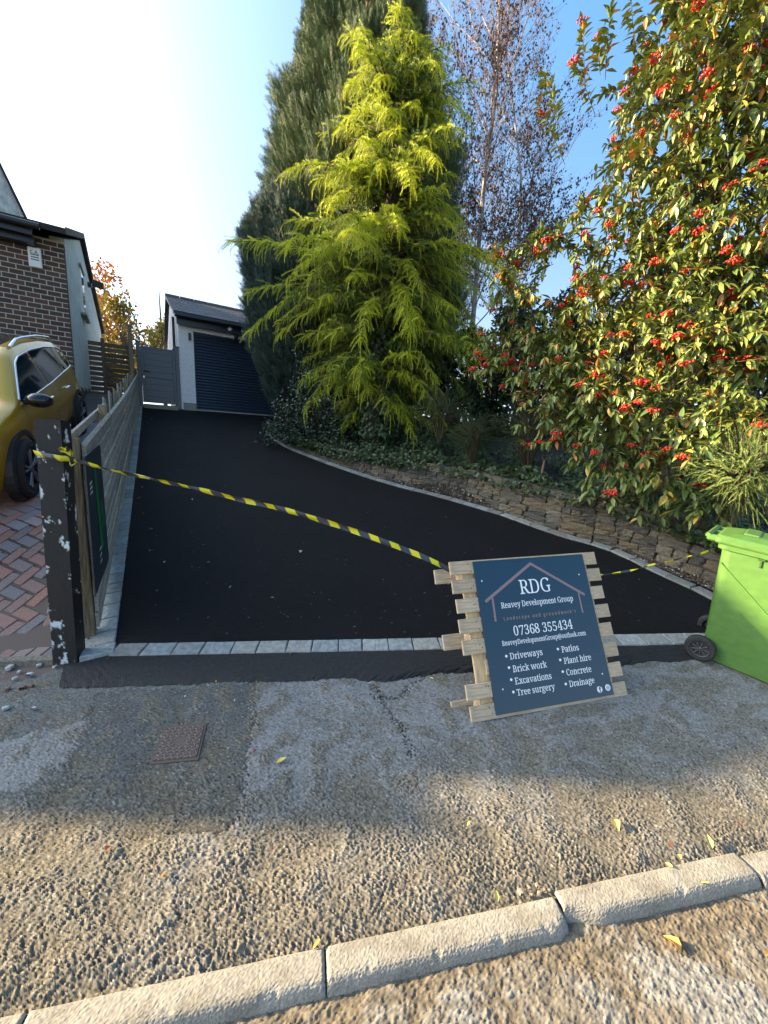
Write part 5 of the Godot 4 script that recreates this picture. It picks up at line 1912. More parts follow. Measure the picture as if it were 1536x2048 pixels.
func juniper() -> void:
	var fr := frond_mesh(14, 0.10, 0.25, 8)
	var sp := [[1480, 955, 3.75, 0.42, 1500, Color(0.07, 0.12, 0.03), Color(0.20, 0.25, 0.06), "juniper", "feathery yellow green juniper above the wall by the bin"],
		[1400, 1000, 4.0, 0.26, 700, Color(0.045, 0.085, 0.03), Color(0.11, 0.16, 0.05), "juniper_sprout", "smaller green juniper shoots beside the feathery juniper"],
		[945, 880, 7.0, 0.42, 900, Color(0.030, 0.055, 0.014), Color(0.065, 0.10, 0.022), "dwarf_pine", "small green dwarf conifer on the ivy bank"],
		[880, 830, 7.6, 0.5, 800, Color(0.03, 0.055, 0.016), Color(0.07, 0.10, 0.02), "low_conifer", "low dark conifer under the golden cedar"],
		[1060, 870, 6.6, 0.6, 900, Color(0.022, 0.04, 0.014), Color(0.05, 0.07, 0.022), "shade_shrub", "low dark shrub in the shade behind the spade"]]
	for s in sp:
		var c := at(s[0], s[1], s[2])
		var t := thing(s[7], s[8], "shrub", c)
		var b := Buf.new()
		var st := MB.new()
		for k in int(s[4]) / 20:
			var d := (rdir() + Vector3(0, 0.8, 0)).normalized()
			st.tube(PackedVector3Array([Vector3(0, -s[3] * 1.1, 0), d * s[3] * 0.5, d * s[3]]), PackedFloat32Array([0.012, 0.007, 0.003]), 4, Color(0.09, 0.06, 0.04), false)
		obj("stems", st.mesh(), vmat("bark", 0.9), t)
		for k in s[4]:
			var d := (rdir() + Vector3(0, 0.35, 0.1)).normalized()
			var p: Vector3 = d * s[3] * rnd(0.25, 1.0) * (1.0 + 0.25 * sin(d.x * 7.0 + d.y * 5.0))
			b.put(facing((d + rdir() * 0.5).normalized(), Vector3.UP + rdir() * 0.3, rnd(0.13, 0.22) * (0.5 + float(s[3]))), p, mixc(s[5], s[6], rng.randf()))
		b.node("foliage", fr, t).material_override = vmat("juniper_needles", 0.65, {"back": Color(0.25, 0.28, 0.12)})

# ------------------------------------------------------------------ car
func lerp_tab(tab: Array, t: float) -> float:
	for k in tab.size() - 1:
		if t <= tab[k + 1][0]: return lerpf(tab[k][1], tab[k + 1][1], clampf((t - tab[k][0]) / (tab[k + 1][0] - tab[k][0]), 0, 1))
	return tab[-1][1]

const C_TOP := [[0.0, 0.70], [0.06, 0.78], [0.2, 0.86], [0.5, 0.94], [0.8, 1.0], [1.05, 1.04], [1.35, 1.23], [1.7, 1.45], [1.9, 1.51], [2.4, 1.55], [3.0, 1.55], [3.5, 1.51], [3.85, 1.42], [4.05, 1.28], [4.2, 1.06], [4.3, 0.98], [4.36, 0.75]]
const C_BOT := [[0.0, 0.48], [0.1, 0.30], [0.3, 0.24], [4.0, 0.26], [4.25, 0.36], [4.36, 0.55]]
const C_WID := [[0.0, 0.52], [0.06, 0.66], [0.18, 0.77], [0.4, 0.845], [0.85, 0.885], [1.6, 0.89], [2.8, 0.895], [3.5, 0.90], [3.9, 0.86], [4.2, 0.78], [4.36, 0.60]]
const C_BELT := [[0.0, 0.80], [1.1, 0.98], [2.4, 1.03], [3.4, 1.10], [4.36, 1.12]]

func car_w(t: float, h: float) -> float:
	var w := lerp_tab(C_WID, t)
	var b := lerp_tab(C_BELT, t)
	if h <= b:
		var k := (h - 0.66) / 0.40
		return w * (1.0 - 0.055 * k * k) + 0.016 * smoothstep(0.72, 0.80, h) * smoothstep(0.92, 0.82, h)
	return w * (1.0 - 0.055 * pow((b - 0.66) / 0.40, 2.0)) - (h - b) * 0.38 - 0.006

func car_patch(m: MB, t0: float, t1: float, lo: Callable, hi: Callable, off: float, z: float, nt := 14, nh := 5) -> void:
	for i in nt:
		for j in nh:
			var cs := []
			for q in [[i, j], [i + 1, j], [i + 1, j + 1], [i, j + 1]]:
				var t := lerpf(t0, t1, q[0] / float(nt))
				var h := lerpf(lo.call(t), maxf(hi.call(t), lo.call(t) + 0.002), q[1] / float(nh))
				cs.append(Vector3(t, h, z * (car_w(t, h) + off)))
			m.quad(cs[0], cs[1], cs[2], cs[3], Color.WHITE, Vector3(0, 0.2, z))

func build_car() -> void:
	var a := on(45, 991, "paved")
	var b := on(150, 866, "paved")
	var ax := (b - a).normalized()
	var out := Vector3(-ax.z, 0, ax.x).normalized()
	if out.x < 0: out = -out
	var sc := a.distance_to(b) / 2.65
	var upv := ax.cross(out).normalized()
	if upv.y < 0: upv = -upv
	var bs := Basis(ax * sc, upv * sc * 0.88, out * sc)
	var o := a - bs * Vector3(0.85, 0.0, 0.80)
	var car := thing("parked_car", "golden yellow compact SUV parked nose down on the block paved drive", "car", o, "", bs)
	var paint := mat("car_paint", Color(0.50, 0.275, 0.004), 0.32, {"metal": 0.5, "coat": 0.5})
	var black := mat("car_black", Color(0.012, 0.012, 0.013), 0.45)
	var glass := mat("car_glass", Color(0.012, 0.018, 0.022), 0.04)
	var chrome := mat("car_chrome", Color(0.6, 0.62, 0.64), 0.15, {"metal": 0.9})
	# body shell
	var p := PackedVector3Array()
	var nt := 64
	var hs := 12
	var ring := hs * 2 + 6
	for i in nt + 1:
		var t := 4.36 * i / nt
		var lo := lerp_tab(C_BOT, t)
		var hi := lerp_tab(C_TOP, t) - 0.02
		var row := []
		row.append(Vector3(t, lo, 0))
		for j in hs + 1:
			var h := lerpf(lo, hi, j / float(hs))
			row.append(Vector3(t, h, car_w(t, h)))
		row.append(Vector3(t, hi + 0.022, car_w(t, hi) * 0.86))
		var full := []
		for q in row: full.append(q)
		full.append(Vector3(t, hi + 0.045, 0))
		for k in range(row.size() - 1, -1, -1): full.append(Vector3(row[k].x, row[k].y, -row[k].z))
		for q in full: p.append(q)
	var nr := p.size() / (nt + 1)
	var m := MB.new()
	var nrm := PackedVector3Array()
	nrm.resize(p.size())
	for i in nt + 1:
		for j in nr:
			var da := p[mini(i + 1, nt) * nr + j] - p[maxi(i - 1, 0) * nr + j]
			var db := p[i * nr + mini(j + 1, nr - 1)] - p[i * nr + maxi(j - 1, 0)]
			var w := da.cross(db).normalized()
			var ctr := Vector3(clampf(p[i * nr + j].x, 0.8, 3.6), 0.75, 0)
			if w.dot(p[i * nr + j] - ctr) < 0: w = -w
			nrm[i * nr + j] = w
	for i in nt:
		for j in nr - 1:
			var q := [i * nr + j, i * nr + j + 1, (i + 1) * nr + j + 1, (i + 1) * nr + j]
			m.tn(p[q[0]], p[q[1]], p[q[2]], nrm[q[0]], nrm[q[1]], nrm[q[2]], Color.WHITE, Color.WHITE, Color.WHITE)
			m.tn(p[q[0]], p[q[2]], p[q[3]], nrm[q[0]], nrm[q[2]], nrm[q[3]], Color.WHITE, Color.WHITE, Color.WHITE)
	for i in [0, nt]:
		for j in range(1, nr - 2): m.tri(p[i * nr], p[i * nr + j], p[i * nr + j + 1], Color.WHITE, Vector3(-1 if i == 0 else 1, 0, 0))
	var body := obj("body", m.mesh(), paint, car)
	var belt := func(t: float) -> float: return lerp_tab(C_BELT, t) + 0.02
	var wtop := func(t: float) -> float: return lerp_tab(C_TOP, t) - 0.105
	for z in [1.0, -1.0]:
		for w in [[1.22, 2.26], [2.32, 3.22], [3.28, 3.80]]:
			m = MB.new()
			car_patch(m, w[0], w[1], belt, wtop, 0.005, z, 16, 4)
			obj("side_window", m.mesh(), glass, body)
		m = MB.new()
		var pts := PackedVector3Array()
		var rd := PackedFloat32Array()
		for k in 31:
			var t := lerpf(1.18, 3.84, k / 30.0)
			var h: float = maxf(wtop.call(t) + 0.015, belt.call(t) - 0.01)
			pts.append(Vector3(t, h, z * (car_w(t, h) + 0.006))); rd.append(0.012)
		m.tube(pts, rd, 6)
		pts = PackedVector3Array()
		rd = PackedFloat32Array()
		for k in 21:
			var t := lerpf(1.16, 3.84, k / 20.0)
			var h: float = belt.call(t) - 0.012
			pts.append(Vector3(t, h, z * (car_w(t, h) + 0.006))); rd.append(0.010)
		m.tube(pts, rd, 6)
		obj("window_trim", m.mesh(), chrome, body)
		# roof rail
		m = MB.new()
		pts = PackedVector3Array()
		rd = PackedFloat32Array()
		for k in 15:
			var f := k / 14.0
			var t := lerpf(1.95, 3.75, f)
			var h := lerp_tab(C_TOP, t)
			pts.append(Vector3(t, h + 0.055 * minf(1.0, minf(f, 1.0 - f) * 7.0), z * (car_w(t, h - 0.03) - 0.035))); rd.append(0.02)
		m.tube(pts, rd, 8)
		obj("roof_rail", m.mesh(), chrome, body)
		# black cladding along the sill
		m = MB.new()
		car_patch(m, 0.5, 3.9, func(t: float) -> float: return lerp_tab(C_BOT, t), func(t: float) -> float: return 0.40, 0.008, z, 20, 2)
		obj("sill_cladding", m.mesh(), black, body)
		for t in [1.16, 2.29, 3.15]:
			m = MB.new()
			car_patch(m, t, t + 0.008, func(_t: float) -> float: return 0.42, belt, 0.002, z, 1, 10)
			obj("shut_line", m.mesh(), black, body)
		for t in [2.05, 2.95]:
			m = MB.new()
			m.box(Transform3D(Basis(), Vector3(t, 0.90, z * (car_w(t, 0.90) + 0.022))), Vector3(0.20, 0.028, 0.03), 0.008)
			obj("door_handle", m.mesh(), chrome, body)
		# lamps
		m = MB.new()
		car_patch(m, 0.10, 0.42, func(t: float) -> float: return 0.66 + 0.1 * t, func(t: float) -> float: return 0.78 + 0.12 * t, 0.006, z, 6, 3)
		obj("headlight", m.mesh(), mat("headlight", Color(0.30, 0.36, 0.42), 0.08), body)
		m = MB.new()
		car_patch(m, 4.02, 4.28, func(_t: float) -> float: return 0.84, func(_t: float) -> float: return 0.97, 0.006, z, 5, 3)
		obj("tail_light", m.mesh(), mat("tail_light", Color(0.25, 0.015, 0.015), 0.15), body)
		# door mirror
		m = MB.new()
		m.ball(Vector3(1.20, 1.04, z * 0.99), Vector3(0.09, 0.085, 0.12), 12)
		m.tube(PackedVector3Array([Vector3(1.24, 1.0, z * 0.86), Vector3(1.22, 1.02, z * 0.95)]), PackedFloat32Array([0.035, 0.03]), 6)
		obj("door_mirror", m.mesh(), mat("mirror_black", Color(0.008, 0.008, 0.009), 0.12), body)
		# arches and wheels
		for t in [0.85, 3.50]:
			m = MB.new()
			var zo := car_w(t, 0.5) + 0.012
			for k in 20:
				var a0 := PI * 1.12 * (k / 20.0) - PI * 0.06
				var a1 := PI * 1.12 * ((k + 1) / 20.0) - PI * 0.06
				m.hexa([Vector3(t + cos(a0) * 0.375, 0.335 + sin(a0) * 0.375, z * (zo - 0.10)), Vector3(t + cos(a1) * 0.375, 0.335 + sin(a1) * 0.375, z * (zo - 0.10)), Vector3(t + cos(a1) * 0.435, 0.335 + sin(a1) * 0.435, z * (zo - 0.10)), Vector3(t + cos(a0) * 0.435, 0.335 + sin(a0) * 0.435, z * (zo - 0.10)),
					Vector3(t + cos(a0) * 0.375, 0.335 + sin(a0) * 0.375, z * (zo + 0.012)), Vector3(t + cos(a1) * 0.375, 0.335 + sin(a1) * 0.375, z * (zo + 0.012)), Vector3(t + cos(a1) * 0.435, 0.335 + sin(a1) * 0.435, z * (zo + 0.004)), Vector3(t + cos(a0) * 0.435, 0.335 + sin(a0) * 0.435, z * (zo + 0.004))])
			m.lathe(Vector3(t, 0.335, z * (zo - 0.03)), Vector3(0, 0, z), [[-0.06, 0.38], [0.022, 0.38], [0.022, 0.0]], 28)
			obj("wheel_arch", m.mesh(), black, body)
			m = MB.new()
			var c := Vector3(t, 0.335, z * (zo - 0.01))
			m.lathe(c, Vector3(0, 0, z), [[-0.12, 0.30], [-0.10, 0.325], [0.0, 0.335], [0.035, 0.328], [0.05, 0.30], [0.05, 0.245], [0.03, 0.235]], 36)
			var wheel := obj("wheel", m.mesh(), mat("tyre", Color(0.014, 0.014, 0.015), 0.8), car)
			m = MB.new()
			m.lathe(c, Vector3(0, 0, z), [[0.028, 0.238], [0.045, 0.232], [0.03, 0.215], [0.012, 0.20], [0.008, 0.0]], 30, Color(0.02, 0.02, 0.022))
			for k in 5:
				var an := TAU * k / 5.0 + 0.3
				for d in [-0.16, 0.16]:
					var e := Vector3(cos(an + d), sin(an + d), 0)
					m.tube(PackedVector3Array([c + Vector3(cos(an), sin(an), 0) * 0.05 + Vector3(0, 0, z * 0.035), c + e * 0.215 + Vector3(0, 0, z * 0.04)]), PackedFloat32Array([0.016, 0.013]), 5, Color(0.22, 0.23, 0.25))
			m.ball(c + Vector3(0, 0, z * 0.03), Vector3(0.05, 0.05, 0.02), 10, Color(0.15, 0.15, 0.16))
			obj("rim", m.mesh(), vmat("rim", 0.3, {"metal": 0.6}), wheel)
	# windscreen and rear glass over the shell; roof panel blackened as a painted reflection
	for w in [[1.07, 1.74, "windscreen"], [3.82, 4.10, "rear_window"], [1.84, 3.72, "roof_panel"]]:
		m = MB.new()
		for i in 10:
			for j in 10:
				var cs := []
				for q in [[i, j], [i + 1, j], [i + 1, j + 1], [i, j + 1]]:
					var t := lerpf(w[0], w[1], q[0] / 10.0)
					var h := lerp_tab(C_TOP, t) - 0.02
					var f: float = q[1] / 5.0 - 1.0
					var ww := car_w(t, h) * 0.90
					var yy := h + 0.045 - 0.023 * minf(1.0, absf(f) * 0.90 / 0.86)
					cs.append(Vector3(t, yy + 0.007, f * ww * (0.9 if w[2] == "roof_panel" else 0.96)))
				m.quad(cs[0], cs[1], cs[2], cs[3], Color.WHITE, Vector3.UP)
		obj(w[2], m.mesh(), mat("roof_reflection", Color(0.02, 0.018, 0.016), 0.15) if w[2] == "roof_panel" else glass, body)
	m = MB.new()
	m.box(Transform3D(Basis(), Vector3(0.02, 0.50, 0)), Vector3(0.06, 0.2, 0.9), 0.02)
	obj("grille", m.mesh(), black, body)
	obj("windscreen_sticker", boxm(Vector3(0.07, 0.004, 0.09)), mat("sticker_blue", Color(0.25, 0.5, 0.6), 0.4), body, Transform3D(Basis(Vector3(0, 0, 1), 0.55), Vector3(1.29, 1.185, 0.60))).name = "sticker"

# ------------------------------------------------------------------ sign on a pallet
func build_sign() -> void:
	var bl := on(943, 1447, "pave")
	var br := on(1256, 1390, "pave")
	var w := (br - bl)
	var W := w.length()
	w = w.normalized()
	var back := Vector3(w.z, 0, -w.x).normalized()
	if back.z > 0: back = -back
	var upp := w.cross(back).normalized()
	if upp.y < 0: upp = -upp
	var al := deg_to_rad(23.3)
	var ty := (upp * cos(al) + back * sin(al)).normalized()
	var tz := w.cross(ty).normalized()
	var bs := Basis(w, ty, tz)
	var pal := thing("timber_pallet", "pale timber pallet stood on edge holding up the blue sign", "pallet", bl, "", bs)
	var H := 1.0
	var wm := []
	for k in 4: wm.append(wood("pallet_%d" % k, Color([0.56, 0.50, 0.60, 0.53][k], [0.42, 0.38, 0.46, 0.41][k], [0.27, 0.245, 0.305, 0.27][k]), Vector3(0.5, 4, 4), 0.78))
	var raw := wood("pallet_raw", Color(0.66, 0.46, 0.24), Vector3(4, 0.5, 4), 0.8)
	var offs := [0.0, 0.0, 0.012, 0.01, 0.014, 0.0, -0.005, 0.004]
	var y := [0.955, 0.832, 0.703, 0.572, 0.440, 0.305, 0.172, 0.045]
	for k in 8:
		var x0: float = offs[k]
		if k == 5: x0 = 0.155
		var L: float = W - x0 + [0.0, 0.01, 0.0, 0.012, 0.0, 0.006, 0.0, 0.0][k]
		obj("slat", boxm(Vector3(L, 0.092 if k < 7 else 0.09, 0.018), 0.002), wm[k % 4], pal, Transform3D(Basis(Vector3(0, 0, 1), rnd(-0.004, 0.004)), Vector3(x0 + L * 0.5, y[k], -0.009)))
		for s in [0.135, 0.15, W * 0.5, W - 0.13, W - 0.115]:
			if s > x0 + 0.02:
				var nm := MB.new()
				nm.lathe(Vector3(s, y[k] + rnd(-0.03, 0.03), 0.0), Vector3(0, 0, 1), [[0.0005, 0.0045], [0.001, 0.0]], 6)
				obj("nail", nm.mesh(), mat("nail", Color(0.03, 0.025, 0.02), 0.6), pal)
	for x in [0.13, W * 0.5, W - 0.13]:
		obj("bearer", boxm(Vector3(0.095, 0.985, 0.022), 0.002), raw, pal, Transform3D(Basis(), Vector3(x, 0.50, -0.0295)))
		for yy in [0.915, 0.49, 0.06]:
			obj("block", boxm(Vector3(0.10, 0.10, 0.075), 0.003), wm[1], pal, Transform3D(Basis(), Vector3(x, yy, -0.0785)))
	for yy in [0.915, 0.475, 0.06]:
		obj("bottom_board", boxm(Vector3(W + 0.05, 0.10, 0.02), 0.002), wm[2 if yy > 0.9 else 3], pal, Transform3D(Basis(), Vector3(W * 0.5 - 0.045, yy, -0.127)))
	# strut that keeps it leaning
	var top := Vector3(W * 0.5, 0.86, -0.14)
	var gp := bs.inverse() * (Vector3(0, 0, 0))
	var tw := bl + bs * top
	var ft := tw + back * 0.35
	ft.y = pave(ft.x, ft.z) if (Vector2(ft.x, ft.z) - FA).dot(N1) < 0 else hill(ft.x, ft.z)
	ft.y += 0.01
	var f2 := bs.inverse() * (ft - bl)
	obj("strut", boxm(Vector3(0.06, (f2 - top).length(), 0.03), 0.002), wm[1], pal, Transform3D(frame((f2 - top).cross(Vector3(0, 0, 1)), f2 - top), (f2 + top) * 0.5))
	# printed panel
	var o3 := bl + tz * 0.004
	var loc := func(px: float, py: float) -> Vector3: return bs.inverse() * (hit(px, py, o3, tz) - bl)
	var c := [loc.call(943, 1118), loc.call(1165, 1113), loc.call(1228, 1388), loc.call(993, 1432)]
	var x0: float = (c[0].x + c[3].x) * 0.5
	var x1: float = (c[1].x + c[2].x) * 0.5
	var y1: float = (c[0].y + c[1].y) * 0.5
	var y0: float = (c[2].y + c[3].y) * 0.5
	var sg := thing("advert_board", "dark blue advertising board with white lettering and house outline", "sign", bl + bs * Vector3(x0, y0, 0.001), "", bs)
	var pw := x1 - x0
	var ph := y1 - y0
	obj("panel", boxm(Vector3(pw, ph, 0.004), 0.0008), mat("sign_blue", Color(0.008, 0.040, 0.068), 0.14), sg, Transform3D(Basis(), Vector3(pw * 0.5, ph * 0.5, 0.002)))
	var org := Vector3(x0, y0, 0)
	var Z := 0.0046
	# places on the panel read off the photograph's enlargement
	var zp := func(zx: float, zy: float) -> Vector3:
		var q: Vector3 = loc.call(860.0 + zx / 3.491, 1080.0 + zy / 3.491) - org
		return Vector3(q.x, q.y, Z)
	var ink := Color(0.80, 0.82, 0.82)
	var copper := Color(0.25, 0.16, 0.155)
	var write := func(s: String, zx0: float, zx1: float, zy0: float, zy1: float, col: Color, fam: String, bold: bool, left: bool, hs: float) -> void:
		var a: Vector3 = zp.call(zx0, zy0)
		var b: Vector3 = zp.call(zx1, zy1)
		var o := lettering(sg, s, 0.1, Transform3D(), col, bold, fam)
		var bb: AABB = o.mesh.get_aabb()
		var k := (b.x - a.x) / bb.size.x
		o.transform = Transform3D(Basis.from_scale(Vector3(k, k * hs, 0.6)), Vector3((a.x + b.x) * 0.5 - bb.get_center().x * k, (a.y + b.y) * 0.5 - bb.get_center().y * k * hs, Z))
	write.call("RDG", 622, 838, 318, 318, ink, "Droid Serif", false, false, 1.12)
	write.call("Reavey Development Group", 493, 1001, 442, 432, ink, "Droid Serif", false, false, 1.25)
	write.call("L a n d s c a p e   a n d   g r o u n d w o r k ' s", 512, 1020, 538, 513, copper, "Droid Sans", true, false, 1.15)
	write.call("07368 355434", 582, 994, 622, 596, ink, "Droid Serif", false, false, 1.2)
	write.call("ReaveyDevelopmentGroup@outlook.com", 500, 1091, 706, 672, ink, "Droid Serif", false, false, 1.3)
	var rows := [["Driveways", 556, 785, 808, 796], ["Brick work", 575, 815, 888, 876], ["Excavations", 590, 848, 972, 958], ["Tree surgery", 605, 874, 1058, 1042], ["Patios", 916, 1036, 758, 752], ["Plant hire", 932, 1123, 834, 824], ["Concrete", 950, 1125, 916, 906], ["Drainage", 971, 1147, 1002, 990]]
	for r in rows:
		write.call(r[0], r[1], r[2], r[3], r[4], ink, "Droid Serif", false, true, 1.15)
		var d: Vector3 = zp.call(r[1] - 24, r[3] + 3)
		var m := MB.new()
		m.lathe(Vector3(d.x, d.y, Z - 0.0005), Vector3(0, 0, 1), [[0.0, 0.0085], [0.0012, 0.0085], [0.0012, 0.0]], 14)
		obj("bullet", m.mesh(), MATS["ink_%s" % ink.to_html()], sg)
	# house outline
	for e in [[700, 165, 390, 428, 0.020], [700, 165, 1075, 380, 0.018], [436, 408, 458, 565, 0.014], [1036, 372, 1066, 507, 0.012]]:
		var a: Vector3 = zp.call(e[0], e[1])
		var b: Vector3 = zp.call(e[2], e[3])
		var d := (b - a)
		obj("roof_outline", boxm(Vector3(d.length() + e[4] * 0.5, e[4], 0.0008)), mat("copper_print", copper, 0.4), sg, Transform3D(Basis(Vector3(0, 0, 1), atan2(d.y, d.x)), (a + b) * 0.5 + Vector3(0, 0, -0.0004 + 0.0003 * (e[4] * 20))))
	for k in 2:
		var d: Vector3 = zp.call([1184, 1240][k], [1043, 1030][k])
		var m := MB.new()
		m.lathe(Vector3(d.x, d.y, Z - 0.0005), Vector3(0, 0, 1), [[0.0, 0.0205], [0.0012, 0.0205], [0.0012, 0.0]], 22)
		var ic := obj("icon_disc", m.mesh(), MATS["ink_%s" % ink.to_html()], sg)
		if k == 0:
			var f := lettering(ic, "f", 0.046, Transform3D(Basis(), Vector3(d.x + 0.001, d.y - 0.001, Z + 0.0012)), Color(0.012, 0.042, 0.085), true)
		else:
			m = MB.new()
			m.lathe(Vector3(d.x, d.y, Z + 0.0009), Vector3(0, 0, 1), [[0.0, 0.0125], [0.0006, 0.0125], [0.0006, 0.0095], [0.0, 0.0095]], 18)
			m.lathe(Vector3(d.x, d.y, Z + 0.0009), Vector3(0, 0, 1), [[0.0, 0.0055], [0.0006, 0.0055], [0.0006, 0.0035], [0.0, 0.0035]], 12)
			obj("icon_ring", m.mesh(), mat("icon_blue", Color(0.012, 0.042, 0.085), 0.3), ic)
	for e in [[362, 287], [1040, 241], [509, 1043], [1203, 935]]:
		var d: Vector3 = zp.call(e[0], e[1])
		var m := MB.new()
		m.ball(Vector3(d.x, d.y, Z - 0.0005), Vector3(0.006, 0.006, 0.002), 8)
		obj("screw", m.mesh(), mat("screw", Color(0.7, 0.7, 0.68), 0.4), sg)

# ------------------------------------------------------------------ wheeled bin
func build_bin() -> void:
	var q0 := on(1398, 1317, "pave")
	var q1 := on(1520, 1368, "pave")
	var f := (q1 - q0).normalized()
	var sd := f.cross(Vector3.UP).normalized()
	if sd.x < 0: sd = -sd
	var up := sd.cross(f).normalized()
	if up.y < 0: up = -up
	up = (up * 0.75 + Vector3.UP * 0.25).normalized()
	var bs := Basis(f, up, sd)
	var bin := thing("wheelie_bin", "bright lime green wheelie bin standing on the pavement", "bin", q0, "", bs)
	var green := mat("bin_green", Color(0.085, 0.19, 0.038), 0.42, {"tex": noise_tex(0.02, 160, 0.85, 1.0), "world": true, "scale": Vector3(1.5, 1.5, 1.5)})
	var rings := [[0.0, 0.02, 0.44, 0.05, 0.50], [0.02, 0.0, 0.46, 0.03, 0.52], [0.30, -0.02, 0.515, 0.018, 0.532], [0.60, -0.04, 0.575, 0.008, 0.542], [0.85, -0.055, 0.625, 0.0, 0.55], [0.90, -0.06, 0.635, 0.0, 0.55], [0.905, -0.085, 0.655, -0.022, 0.572], [0.955, -0.09, 0.66, -0.024, 0.574]]
	var rr := func(x0: float, x1: float, z0: float, z1: float, r: float) -> Array:
		var o := []
		for c in [[x1 - r, z1 - r, 0.0], [x0 + r, z1 - r, PI / 2], [x0 + r, z0 + r, PI], [x1 - r, z0 + r, PI * 1.5]]:
			for k in 6:
				var a: float = c[2] + PI / 2 * k / 5.0
				o.append(Vector2(c[0] + cos(a) * r, c[1] + sin(a) * r))
		return o
	var shell := func(rg: Array, rad: float, cap_lo: bool, cap_hi: bool) -> ArrayMesh:
		var m := MB.new()
		var all := []
		for r in rg: all.append(rr.call(r[1], r[2], r[3], r[4], rad))
		for k in rg.size() - 1:
			var n: int = all[k].size()
			for j in n:
				var a: Vector2 = all[k][j]; var b: Vector2 = all[k][(j + 1) % n]; var c: Vector2 = all[k + 1][(j + 1) % n]; var d: Vector2 = all[k + 1][j]
				var ce := Vector2((rg[k][1] + rg[k][2]) * 0.5, (rg[k][3] + rg[k][4]) * 0.5)
				var oo := (a + b) * 0.5 - ce
				var dh: float = rg[k + 1][0] - rg[k][0]
				var up2 := 0.0
				if dh < 0.02: up2 = -1.0 if c.distance_to(ce) > b.distance_to(ce) else 1.0
				m.quad(Vector3(a.x, rg[k][0], a.y), Vector3(b.x, rg[k][0], b.y), Vector3(c.x, rg[k + 1][0], c.y), Vector3(d.x, rg[k + 1][0], d.y), Color.WHITE, Vector3(oo.x, up2 * 0.6, oo.y))
		for e in [[0, cap_lo, -1.0], [rg.size() - 1, cap_hi, 1.0]]:
			if e[1]:
				var l: Array = all[e[0]]
				for j in range(1, l.size() - 1): m.tri(Vector3(l[0].x, rg[e[0]][0], l[0].y), Vector3(l[j].x, rg[e[0]][0], l[j].y), Vector3(l[j + 1].x, rg[e[0]][0], l[j + 1].y), Color.WHITE, Vector3(0, e[2], 0))
		return m.mesh()
	var body := obj("body", shell.call(rings, 0.055, true, false), green, bin)
	var lid := obj("lid", shell.call([[0.945, -0.11, 0.685, -0.035, 0.585], [0.957, -0.115, 0.69, -0.04, 0.59], [0.985, -0.115, 0.69, -0.04, 0.59], [1.005, -0.09, 0.66, -0.02, 0.57], [1.03, 0.02, 0.56, 0.06, 0.49], [1.035, 0.10, 0.48, 0.12, 0.43]], 0.04, true, true), green, bin)
	for x in [0.08, 0.28, 0.48]:
		obj("lid_rib", boxm(Vector3(0.09, 0.02, 0.36), 0.008), green, lid, Transform3D(Basis(), Vector3(x, 1.032, 0.275)))
	var m := MB.new()
	m.tube(PackedVector3Array([Vector3(-0.155, 0.985, -0.02), Vector3(-0.155, 0.985, 0.57)]), PackedFloat32Array([0.018, 0.018]), 10)
	for z in [0.0, 0.275, 0.55]: m.box(Transform3D(Basis(), Vector3(-0.11, 0.97, z)), Vector3(0.10, 0.05, 0.05), 0.012)
	obj("handle", m.mesh(), green, bin)
	# moulded slots and step on the side wall
	var slot := mat("bin_slot", Color(0.03, 0.08, 0.012), 0.6)
	for x in [0.17, 0.36]:
		m = MB.new()
		m.box(Transform3D(Basis(Vector3(0, 0, 1), 0.05), Vector3(x, 0.862, 0.0)), Vector3(0.018, 0.055, 0.02), 0.004)
		m.box(Transform3D(Basis(), Vector3(x, 0.893, -0.002)), Vector3(0.045, 0.014, 0.02), 0.004)
		obj("rim_bracket", m.mesh(), slot, body)
	m = MB.new()
	var p := PackedVector3Array()
	var rd := PackedFloat32Array()
	for k in 13:
		var s := k / 12.0
		var h := 0.80 - 0.50 * s
		p.append(Vector3(-0.045 + 0.57 * s, h, lerpf(0.001, 0.0185, (0.80 - h) / 0.5) - 0.0005)); rd.append(0.0055)
	m.tube(p, rd, 6)
	obj("moulded_ridge", m.mesh(), mat("bin_ridge", Color(0.075, 0.175, 0.03), 0.45), body)
	# wheels
	for z in [-0.035, 0.585]:
		m = MB.new()
		var c := Vector3(-0.01, 0.10, z)
		var sgn := -1.0 if z < 0 else 1.0
		m.lathe(c, Vector3(0, 0, sgn), [[-0.03, 0.065], [-0.03, 0.085], [-0.02, 0.10], [0.015, 0.10], [0.025, 0.09], [0.025, 0.066], [0.012, 0.062]], 26, Color(0.018, 0.018, 0.018))
		var wl := obj("wheel", m.mesh(), vmat("bin_tyre", 0.7), bin)
		m = MB.new()
		m.lathe(c, Vector3(0, 0, sgn), [[0.010, 0.066], [0.022, 0.063], [0.018, 0.055], [0.004, 0.05], [0.004, 0.0]], 24, Color(0.035, 0.035, 0.037))
		for k in 9:
			var an := TAU * k / 9.0
			m.tube(PackedVector3Array([c + Vector3(cos(an), sin(an), 0) * 0.012 + Vector3(0, 0, sgn * 0.016), c + Vector3(cos(an), sin(an), 0) * 0.057 + Vector3(0, 0, sgn * 0.016)]), PackedFloat32Array([0.005, 0.005]), 4, Color(0.06, 0.06, 0.062))
		m.ball(c + Vector3(0, 0, sgn * 0.012), Vector3(0.014, 0.014, 0.01), 8, Color(0.07, 0.07, 0.07))
		obj("hub", m.mesh(), vmat("bin_hub", 0.5), wl)
	m = MB.new()
	m.tube(PackedVector3Array([Vector3(-0.01, 0.10, -0.02), Vector3(-0.01, 0.10, 0.57)]), PackedFloat32Array([0.012, 0.012]), 8)
